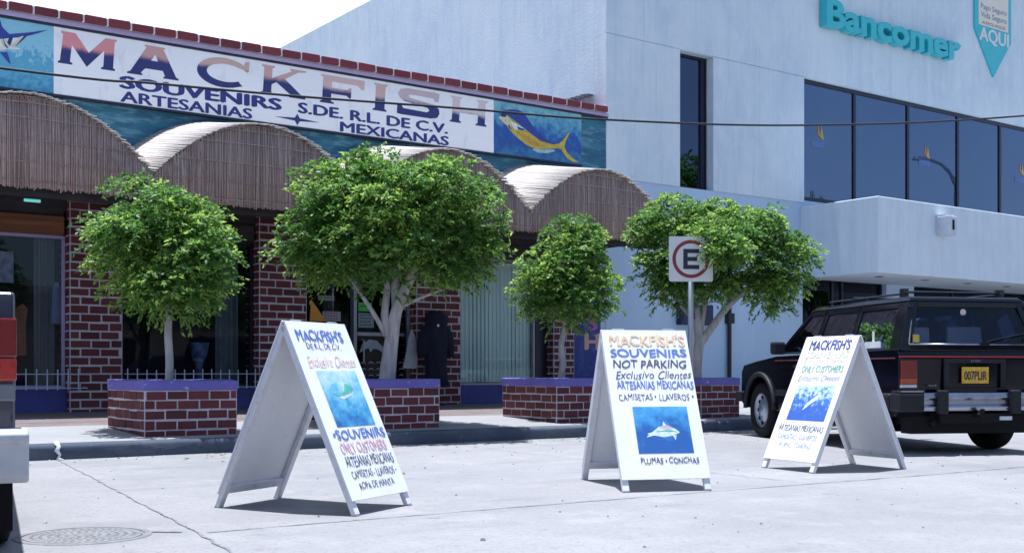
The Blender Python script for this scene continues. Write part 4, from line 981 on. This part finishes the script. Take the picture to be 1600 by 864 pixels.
# ---------------------------------------------------------------- black four wheel drive
PAINT = simple('black_gloss_paint', (.004,.0045,.009), .10, 0, 0, spec=.3, noise=.05); PAINT.node_tree.nodes['Principled BSDF'].inputs['Coat Roughness'].default_value = .04
TRIM = simple('black_plastic_trim', (.011,.012,.017), .6, spec=.3)
CHROME = simple('chrome', (.3,.32,.38), .25, 1.0, noise=.2)
CARGLASS = glass('tinted_car_glass', (.6,.68,.9), 1.42, (.8,.88,1))
SIDEGLASS = glass('dark_side_glass', (.10,.13,.2), 1.28, (.3,.36,.48))
RED = simple('red_lens', (.15,.006,.01), .2, coat=.6, nscale=40); AMBER = simple('amber_lens', (.3,.05,.01), .2, coat=.6); CLEAR = simple('clear_lens', (.5,.5,.55), .2, coat=.6)
SEAT = simple('grey_seat_cloth', (.12,.13,.17), .9); RIM = simple('silver_wheel', (.36,.4,.5), .35, .7); TYRE = simple('tyre_rubber', (.009,.009,.011), .9, spec=.2)
SEATP = simple('pale_seat_cover', (.72,.74,.78), .85)
def wheel(parent, x, y, r, w, sg):
    tb = MB()
    rp = r*.62
    tb.lathe([(rp,-w*.42),(r*.84,-w*.5),(r*.97,-w*.42),(r,-w*.28),(r,w*.28),(r*.97,w*.42),(r*.84,w*.5),(rp,w*.42)], 40, 'X', (x,y,r))
    t_ = tb.build('tyre', TYRE, parent, smooth=True)
    rb = MB(); o_ = sg*w*.38
    rb.lathe([(rp+.004,o_),(rp*.93,o_+sg*.01),(rp*.9,o_-sg*.035),(rp*.72,o_-sg*.04),(rp*.6,o_-sg*.02),(rp*.34,o_-sg*.015),(rp*.3,o_+sg*.01),(0,o_+sg*.012)], 40, 'X', (x,y,r))
    rb.build('rim', RIM, t_, smooth=True)
    sb = MB()
    for k in range(10):
        th = 2*math.pi*k/10; cy, cz = y+rp*.8*math.cos(th), r+rp*.8*math.sin(th)
        sb.lathe([(0,o_-sg*.028),(.024,o_-sg*.028),(.026,o_-sg*.05)], 10, 'X', (x,cy,cz))
    sb.build('rim_slots', M['black'], t_)
    return t_
AXL = R(12)
fw = CR*(-math.sin(AXL)) + CD*math.cos(AXL)
rear = CR*4.83 + CD*12.14
car = thing('offroad_car', (rear.x, rear.y, 0), 'black boxy four door off-road car parked nose to the kerb, rear towards the street', 'car', rz=-math.atan2(fw.x, fw.y))
HW = .86
# lower body: side profile with wheel arches, extruded across
def arch_pts(yc, r, zc, n=12): return [(yc + r*math.cos(math.pi*i/n), zc + r*math.sin(math.pi*i/n)) for i in range(n+1)]
RW = .36
prof = [(.06,.50)] + [(.87-.43,.40)] + arch_pts(.87,-.43,.36)[::1][0:0]
low = [(.05,.46),(.10,.40)]
low += [(p[0],p[1]) for p in reversed(arch_pts(.87,.44,.38))]
low += [(1.45,.36),(2.85,.36)]
low += [(p[0],p[1]) for p in reversed(arch_pts(3.45,.44,.38))]
low += [(4.05,.44),(4.08,.6),(4.07,.86),(4.0,.95),(3.6,1.0),(2.98,1.06),(.06,1.10),(.03,1.0)]
m = MB(); m.prism(low, lambda a, b: (-HW, a, b), (2*HW,0,0)); body = m.build('body', PAINT, car, bevel=.03, seg=3)
m = MB(); m.box(-.6,.6,.35,3.95,.3,.62); m.box(-.05,.05,.3,.9,.25,.4); m.box(-.68,.68,.10,.3,.22,.46); m.box(-.5,.35,.95,1.7,.2,.4); m.box(-.55,.55,2.3,3.1,.22,.4); m.box(-.84,.84,1.36,1.42,.24,.4); m.tube([(-.75,.87,.36),(.75,.87,.36)],.05); m.tube([(-.75,3.45,.36),(.75,3.45,.36)],.05)
m.lathe([(0,-.09),(.11,-.07),(.12,.07),(0,.09)],14,'Y',(.0,.87,.36)); m.tube([(-.45,.05,.33),(-.45,1.2,.36)],.035); m.box(-.5,-.2,.12,.5,.3,.42)
m.build('underbody', M['black'], car)
# greenhouse
ZB_, ZT = 1.085, 1.60
def gp(y, s, sg, out=0): return (sg*(.845-.165*s+out), y, ZB_+(ZT-ZB_)*s)
yr0, yr1, yf0, yf1 = .05, .17, 2.98, 2.32
roof = MB()
ring_b = [(-.70,yr1-.03,ZT-.0),(.70,yr1-.03,ZT-.0),(.70,yf1+.05,ZT-.0),(-.70,yf1+.05,ZT-.0)]
roof.hexa(ring_b + [(-.64,yr1+.02,ZT+.055),(.64,yr1+.02,ZT+.055),(.63,yf1-.05,ZT+.05),(-.63,yf1-.05,ZT+.05)])
roof.build('roof', PAINT, body, bevel=.025, seg=3)
pb = MB()
def bar(y0a, y0b, y1a, y1b, sg, th=.05):
    a = [gp(y0a,0,sg),gp(y0b,0,sg),gp(y0b,0,sg,-th),gp(y0a,0,sg,-th),gp(y1a,1,sg),gp(y1b,1,sg),gp(y1b,1,sg,-th),gp(y1a,1,sg,-th)]
    pb.hexa(a)
for sg in (-1,1):
    bar(.02,.26,.14,.34,sg,.12); bar(1.08,1.18,1.08,1.18,sg); bar(1.93,2.03,1.88,1.98,sg); bar(2.86,2.99,2.24,2.34,sg)
    pb.hexa([gp(.1,.86,sg),gp(2.42,.86,sg),gp(2.42,.86,sg,-.05),gp(.1,.86,sg,-.05),gp(.15,1,sg),gp(2.34,1,sg),gp(2.34,1,sg,-.06),gp(.15,1,sg,-.06)])
pb.hexa([(-.68,yr1-.035,ZT-.06),(.68,yr1-.035,ZT-.06),(.68,yr1+.04,ZT-.06),(-.68,yr1+.04,ZT-.06),(-.68,yr1-.03,ZT),(.68,yr1-.03,ZT),(.68,yr1+.04,ZT),(-.68,yr1+.04,ZT)])
pb.box(-.8,.8,.035,.09,1.08,1.15)
pb.build('pillars', PAINT, body, bevel=.012)
for sg in (-1,1):
    for (a0,b0,a1,b1) in ((.26,1.08,.34,1.08),(1.18,1.93,1.18,1.88),(2.03,2.86,1.98,2.36)):
        g = MB(); g.quad(gp(a0,.02,sg,-.02),gp(b0,.02,sg,-.02),gp(b1-.0,.87,sg,-.02),gp(a1,.87,sg,-.02)); w_ = g.build('side_window', SIDEGLASS, car, fix=False)
        fr_ = MB()
        fr_.hexa([gp(a0,.0,sg,.004),gp(b0,.0,sg,.004),gp(b0,.0,sg,-.01),gp(a0,.0,sg,-.01),gp(a0,.05,sg,.004),gp(b0,.05,sg,.004),gp(b0,.05,sg,-.01),gp(a0,.05,sg,-.01)])
        fr_.build('sill_trim', TRIM, w_)
def rg(x, s): return (x, .035+.12*s, 1.15+(1.555-1.15)*s)
g = MB(); g.quad(rg(-.75,0),rg(.75,0),rg(.63,1),rg(-.63,1)); rw = g.build('rear_window', CARGLASS, car, fix=False)
g = MB()
L_ = [rg(-.75,0),rg(.75,0),rg(.63,1),rg(-.63,1)]
for a, b in zip(L_, L_[1:]+L_[:1]): g.tube([Vector(a)+Vector((0,-.008,0)), Vector(b)+Vector((0,-.008,0))], .0085, 8)
g.build('bright_trim', CHROME, rw, smooth=True)
g = MB(); g.tube([(.12,.02,1.165),(.2,.02,1.19),(.62,.045,1.27)], .008, 6); g.box(.08,.16,-.01,.04,1.135,1.175); g.build('rear_wiper', M['black'], car)
g = MB(); g.quad((-.78,2.97,1.09),(.78,2.97,1.09),(.64,2.33,1.58),(-.64,2.33,1.58)); g.build('windscreen', CARGLASS, car, fix=False)
# stickers
YS = simple('yellow_sticker', (.42,.32,.04), .5)
m = MB(); m.box(-.70,-.63,.026,.034,1.17,1.25); m.build('sticker', YS, rw)
m = MB(); m.box(.60,.72,.03,.038,1.18,1.23); m.build('sticker', YS, rw)
m = MB(); m.lathe([(0,.128),(.035,.128)],14,'Y',(-.06,0,1.49)); m.build('sticker', simple('white_sticker', (.5,.42,.42), .5), rw)
m = MB(); m.box(-.83,-.822,.45,.78,1.12,1.19); m.box(-.82,-.812,.6,.64,1.19,1.30); m.build('papers', M['white'], car)
# interior
for sx in (-.4,.4):
    m = MB()
    m.box(sx-.25,sx+.25,1.75,2.25,.7,.85); m.hexa([(sx-.24,1.62,.8),(sx+.24,1.62,.8),(sx+.24,1.75,.8),(sx-.24,1.75,.8),(sx-.22,1.5,1.28),(sx+.22,1.5,1.28),(sx+.22,1.6,1.28),(sx-.22,1.6,1.28)])
    m.box(sx-.13,sx+.13,1.48,1.57,1.3,1.46)
    m.build('front_seat', SEAT, car, bevel=.03)
m = MB(); m.box(-.65,.65,.85,1.0,.69,1.2); m.build('rear_seat', SEAT, car, bevel=.03)
m = MB(); m.box(-.8,.8,.1,2.9,.6,.68); m.build('cabin_floor', TRIM, car)
m = MB(); m.hexa([(-.38,.84,1.1),(.0,.84,1.1),(.0,.9,1.1),(-.38,.9,1.1),(-.36,.82,1.36),(-.02,.82,1.36),(-.02,.86,1.36),(-.36,.86,1.36)]); m.hexa([(.22,.84,1.1),(.66,.84,1.1),(.66,.9,1.1),(.22,.9,1.1),(.2,.82,1.37),(.62,.82,1.37),(.62,.86,1.37),(.2,.86,1.37)])
m.build('seat_covers', SEATP, car, bevel=.02)
m = MB(); m.lathe([(.17,-.012),(.185,0),(.17,.012),(.16,0),(.17,-.012)],24,'Y',(-.4,2.5,1.1)); m.box(-.8,.8,2.6,2.95,.95,1.06); m.build('dashboard', M['black'], car)
# tail details
for sg in (-1,1):
    x0, x1 = sg*.845, sg*.665
    m = MB()
    a, b = min(x0,x1), max(x0,x1)
    m.box(a,b,.008,.06,.80,.985,0); m.box(a,b,.008,.06,.735,.797,1); m.box(a,b,.008,.06,.70,.732,2)
    m.build('tail_light', [RED, AMBER, CLEAR], car, bevel=.006)
    m = MB(); m.box(min(sg*.62,sg*.90),max(sg*.62,sg*.90),-.07,.16,.45,.655); m.box(min(sg*.8,sg*.9),max(sg*.8,sg*.9),.16,.42,.46,.64); m.build('bumper_end', TRIM, car, bevel=.03)
    m = MB(); m.box(min(sg*.63,sg*.89),max(sg*.63,sg*.89),-.06,.12,.656,.672); m.build('bumper_step', CHROME, car)
    m = MB(); m.box(sg*.42-.055,sg*.42+.055,-.1,-.03,.43,.675); m.build('bumper_guard', TRIM, car, bevel=.015)
m = MB(); m.prism([(-.04,.46),(-.055,.50),(-.03,.53),(-.03,.57),(-.055,.60),(-.04,.65),(.03,.65),(.03,.46)], lambda a, b: (-.62,a,b), (1.24,0,0)); m.build('rear_bumper', CHROME, car, bevel=.006)
m = MB(); m.box(-.4,.4,.0,.06,.33,.43); m.tube([(0,-.12,.42),(0,.1,.42)],.03); m.lathe([(0,.49),(.025,.48),(.027,.46),(.012,.43)],12,at=(0,-.12,0)); m.build('tow_bar', M['black'], car)
m = MB(); m.box(.28,.42,-.015,.0,.36,.40); m.build('tow_label', M['box'], car)
m = MB(); m.box(-.86,.86,.012,.03,1.012,1.03); m.build('red_stripe', simple('red_pinstripe', (.3,.02,.03), .4), body)
m = MB()
for sg in (-1,1): m.box(sg*.862-.003,sg*.862+.003,.1,3.0,1.0,1.014)
m.build('side_stripe', simple('dull_red_pinstripe', (.16,.05,.05), .4), body)
m = MB(); m.box(-.36,.36,.0,.025,.955,1.0); m.box(-.36,.36,.0,.025,.675,.70); m.box(-.36,-.3,.0,.025,.7,.955); m.box(.3,.36,.0,.025,.7,.955); m.build('plate_surround', TRIM, car, bevel=.006)
m = MB(); m.box(-.155,.155,.0,.01,.745,.915); pl_ = m.build('licence_plate', simple('yellow_plate', (.55,.33,.025), .5, noise=.2, nscale=25), car)
m = MB(); text_in(m, '007PLIR', -.13, .13, .78, .87, lambda u, v: (u, -.003, v), 0, .03); m.build('plate_number', M['ink'], pl_, fix=False)
m = MB(); text_in(m, 'Jeep', -.06, .06, .965, .992, lambda u, v: (u, -.003, v), 0, .03); text_in(m, '4x4', -.55, -.45, .715, .735, lambda u, v: (u, .0, v), 0, .02)
m.build('badge', CHROME, car, fix=False)
# flares, mouldings, wheels
for sg in (-1,1):
    for yc in (.87,3.45):
        fl = MB(); pts = [(sg*.875, p[0], p[1]) for p in arch_pts(yc,.455,.38,14)]
        fl.tube(pts, .032, 8); fl.build('wheel_flare', TRIM, car, smooth=True)
        w_ = wheel(car, sg*.76, yc, RW, .22, sg); w_.name = 'wheel'
    m = MB(); m.box(sg*.868-.01,sg*.868+.01,1.36,2.96,.56,.64); m.build('side_moulding', TRIM, car)
    m = MB(); m.box(min(sg*.87,sg*1.04),max(sg*.87,sg*1.04),2.66,2.78,1.08,1.24); m.build('mirror', TRIM, car, bevel=.03)
    m = MB()
    for y in (.62, 1.55, 2.4): m.box(sg*.863-.006,sg*.863+.006,y-.07,y+.07,.92,.95)
    m.build('door_handles', TRIM, car)
m = MB(); m.box(-.9,.9,3.98,4.2,.46,.6); m.build('front_bumper', TRIM, car, bevel=.02)
for sg in (-1,1):
    m = MB(); m.box(min(sg*.45,sg*.7),max(sg*.45,sg*.7),4.06,4.1,.68,.84); m.build('headlight', CLEAR, car, bevel=.01)
m = MB()
for sg in (-1,1):
    m.tube([(sg*.56,.35,ZT+.1),(sg*.56,2.1,ZT+.1)],.012,8)
    for y in (.4,1.2,2.05): m.tube([(sg*.56,y,ZT+.04),(sg*.56,y,ZT+.1)],.014,8)
for y in (.42,1.5): m.tube([(-.58,y,ZT+.115),(.58,y,ZT+.115)],.013,8)
m.box(-.6,-.54,.38,.46,ZT+.05,ZT+.15); m.box(.54,.6,.38,.46,ZT+.05,ZT+.15)
m.build('roof_rack', simple('dark_metal_rack', (.06,.065,.08), .35, .8), car)

# ---------------------------------------------------------------- pickup at the edge
AX2 = R(24)
fw = CR*(-math.sin(AX2)) + CD*math.cos(AX2); rt = CR*math.cos(AX2) + CD*math.sin(AX2)
cor = CR*(-2.0) + CD*4.82
rear = cor - rt*.95
pk_t = thing('pickup_truck', (rear.x, rear.y, 0), 'dark blue pickup truck cut by the picture edge, red tail light and chrome bumper showing', 'pickup', rz=-math.atan2(fw.x, fw.y))
PB = simple('dark_blue_gloss_paint', (.015,.02,.05), .25, 0, 1.0, noise=.05)
SILV = simple('silver_lower_band', (.15,.16,.19), .35, .4)
lowp = [(.06,.5)] + list(reversed(arch_pts(1.25,.48,.42))) + [(1.9,.45),(3.9,.45)] + list(reversed(arch_pts(4.4,.48,.42))) + [(5.1,.5),(5.15,.75),(5.1,1.0),(4.9,1.06),(3.75,1.14),(2.2,1.2),(.06,1.2)]
m = MB(); m.prism(lowp, lambda a, b: (-.9,a,b), (1.8,0,0)); pb_ = m.build('body', PB, pk_t, bevel=.05, seg=3)
m = MB(); m.hexa([(-.85,2.3,1.18),(.85,2.3,1.18),(.85,3.9,1.12),(-.85,3.9,1.12),(-.68,2.42,1.72),(.68,2.42,1.72),(.68,3.2,1.72),(-.68,3.2,1.72)]); m.build('cab', PB, pb_, bevel=.04, seg=3)
m = MB(); m.quad((-.72,2.315,1.26),(.72,2.315,1.26),(.62,2.40,1.64),(-.62,2.40,1.64)); m.build('rear_window', CARGLASS, pk_t, fix=False)
for sg in (-1,1):
    a, b = sorted((sg*.905,sg*.73)); m = MB(); m.box(a,b,.02,.09,.83,.925,1); m.box(a,b,.018,.09,.927,1.09,0); m.build('tail_light', [RED, simple('orange_red_lens', (.30,.012,.01), .25, coat=.5, noise=.3, nscale=30)], pk_t, bevel=.008, seg=2)
    a, b = sorted((sg*.9,sg*.6)); m = MB(); m.box(a,b,.03,.08,.745,.82); m.build('corner_band', SILV, pk_t, bevel=.01)
    for yc in (1.25,4.4): wheel(pk_t, sg*.78, yc, .37, .24, sg).name = 'wheel'
    m = MB(); m.box(*sorted((sg*.9,sg*.62)),.75,.78,.12,.45); m.build('mud_flap', M['black'], pk_t)
WB = layered('dented_white_bumper', (.38,.39,.42), [((6,6,6),.45,.66,(.45,.46,.5),.8), ((20,20,20),.58,.7,(.3,.3,.34),.6)], rough=.5)
m = MB(); bp_ = [(-.12,.42),(-.15,.45),(-.15,.575),(-.17,.585),(-.17,.62),(-.14,.635),(.1,.635),(.1,.42)]
m.prism(bp_, lambda a, b: (-.948,a,b), (1.896,0,0)); m.build('rear_bumper', WB, pk_t, bevel=.03, seg=4)
m = MB(); m.box(-.7,.7,.022,.055,.7,1.12); m.build('tailgate', PB, pk_t, bevel=.01)
m = MB(); m.box(-.6,.6,.3,4.9,.32,.56); m.build('underbody', M['black'], pk_t)

# ---------------------------------------------------------------- cars parked across the street (seen in the shop windows)
def saloon(x, y, rz, paint, label):
    t = thing('parked_car', (x, y, 0), label, 'car', 'cars parked across the street', rz=rz)
    prof_ = [(-2.15,.42)] + list(reversed(arch_pts(-1.35,.36,.34)))[::-1][::-1] + list(reversed(arch_pts(1.3,.36,.34))) + [(2.15,.4),(2.2,.62),(2.05,.78),(1.0,.92),(-1.5,.96),(-2.15,.9),(-2.2,.65)]
    m = MB(); m.prism(prof_, lambda a, b: (a,-.84,b), (0,1.68,0)); bd = m.build('body', paint, t, bevel=.06, seg=3)
    m = MB(); m.hexa([(-1.5,-.76,.95),(1.0,-.76,.91),(1.0,.76,.91),(-1.5,.76,.95),(-.95,-.58,1.39),(.3,-.58,1.39),(.3,.58,1.39),(-.95,.58,1.39)]); m.build('cabin', M['frame_dark'], bd, bevel=.04, seg=2)
    m = MB(); m.hexa([(-.98,-.6,1.37),(.34,-.6,1.37),(.34,.6,1.37),(-.98,.6,1.37),(-.9,-.52,1.43),(.24,-.52,1.43),(.24,.52,1.43),(-.9,.52,1.43)]); m.build('roof', paint, bd, bevel=.02)
    for sx in (-1.35,1.3):
        for sy in (-1,1):
            m = MB(); m.lathe([(0,-.1),(.2,-.1),(.31,-.09),(.32,0),(.31,.09),(.2,.1),(0,.1)], 24, 'Y', (sx,sy*.74,.32)); m.build('wheel', TYRE, t, smooth=True)
    return t
saloon(14.5, -5, 0, simple('dark_green_car_paint', (.02,.03,.03), .2, spec=.6, noise=.05), 'dark saloon car parked across the street, mirrored in the shop window')
saloon(28.5, -5, R(180), simple('white_car_paint', (.7,.7,.72), .25, noise=.04), 'white saloon car parked across the street, mirrored in the blinds window')
def far_tree(src, loc, sc, rz, label):
    r = src.copy(); col.objects.link(r); r.location = loc; r.scale = sc; r.rotation_euler = (0,0,rz); r['label'] = label; r['group'] = 'trees across the street'
    for ch in list(src.children):
        c = ch.copy(); col.objects.link(c); c.parent = r
for x, y, sc, rz, lb in ((47,-12,(4.2,4.2,4.3),.6,'tall tree across the street facing the narrow bank window'),(57.5,-12,(.9,.9,3.9),2.1,'tall slim tree across the street facing the ribbon window'),(8,-12,(2.2,2.2,2.2),3.3,'mid sized tree across the street facing the souvenir shop'),(22,-12,(2.4,2.4,2.3),4.4,'mid sized tree across the street between the two parked cars')):
    far_tree(big_tree, (x,y,0), sc, rz, lb)

# ---------------------------------------------------------------- grit and fallen leaves on the street
m = MB()
for k in range(420):
    x, y = random.uniform(1, 13), random.uniform(3.5, 11.8)
    if random.random() < .45: y = 11.86 - abs(random.gauss(0, .25))
    r = random.uniform(.004, .012)*(1.6 if random.random() < .1 else 1)
    a = random.uniform(0, 6.28); c_, s_ = math.cos(a)*r, math.sin(a)*r
    m.hexa([(x-c_,y-s_,0),(x+s_,y-c_,0),(x+c_,y+s_,0),(x-s_,y+c_,0),(x-c_*.5,y-s_*.6,r*.8),(x+s_*.6,y-c_*.5,r*.7),(x+c_*.5,y+s_*.6,r*.9),(x-s_*.6,y+c_*.5,r*.6)], random.choice((0,0,1)))
for k in range(90):
    x = random.choice((4.6,7.4,10.3,13)) + random.gauss(0,.8); y = 11.75 - abs(random.gauss(0,.3)); a = random.uniform(0,6.28); l = random.uniform(.02,.035)
    dx, dy = math.cos(a)*l, math.sin(a)*l
    m.quad((x-dx,y-dy,.005),(x+dy*.4,y-dx*.4,.012),(x+dx,y+dy,.006),(x-dy*.4,y+dx*.4,.003), 2)
o = m.build('street_litter', [simple('grey_grit', (.2,.2,.2), .95), simple('pale_grit', (.45,.44,.42), .95), simple('dry_leaf', (.2,.15,.06), .8)])
o['kind'] = 'stuff'
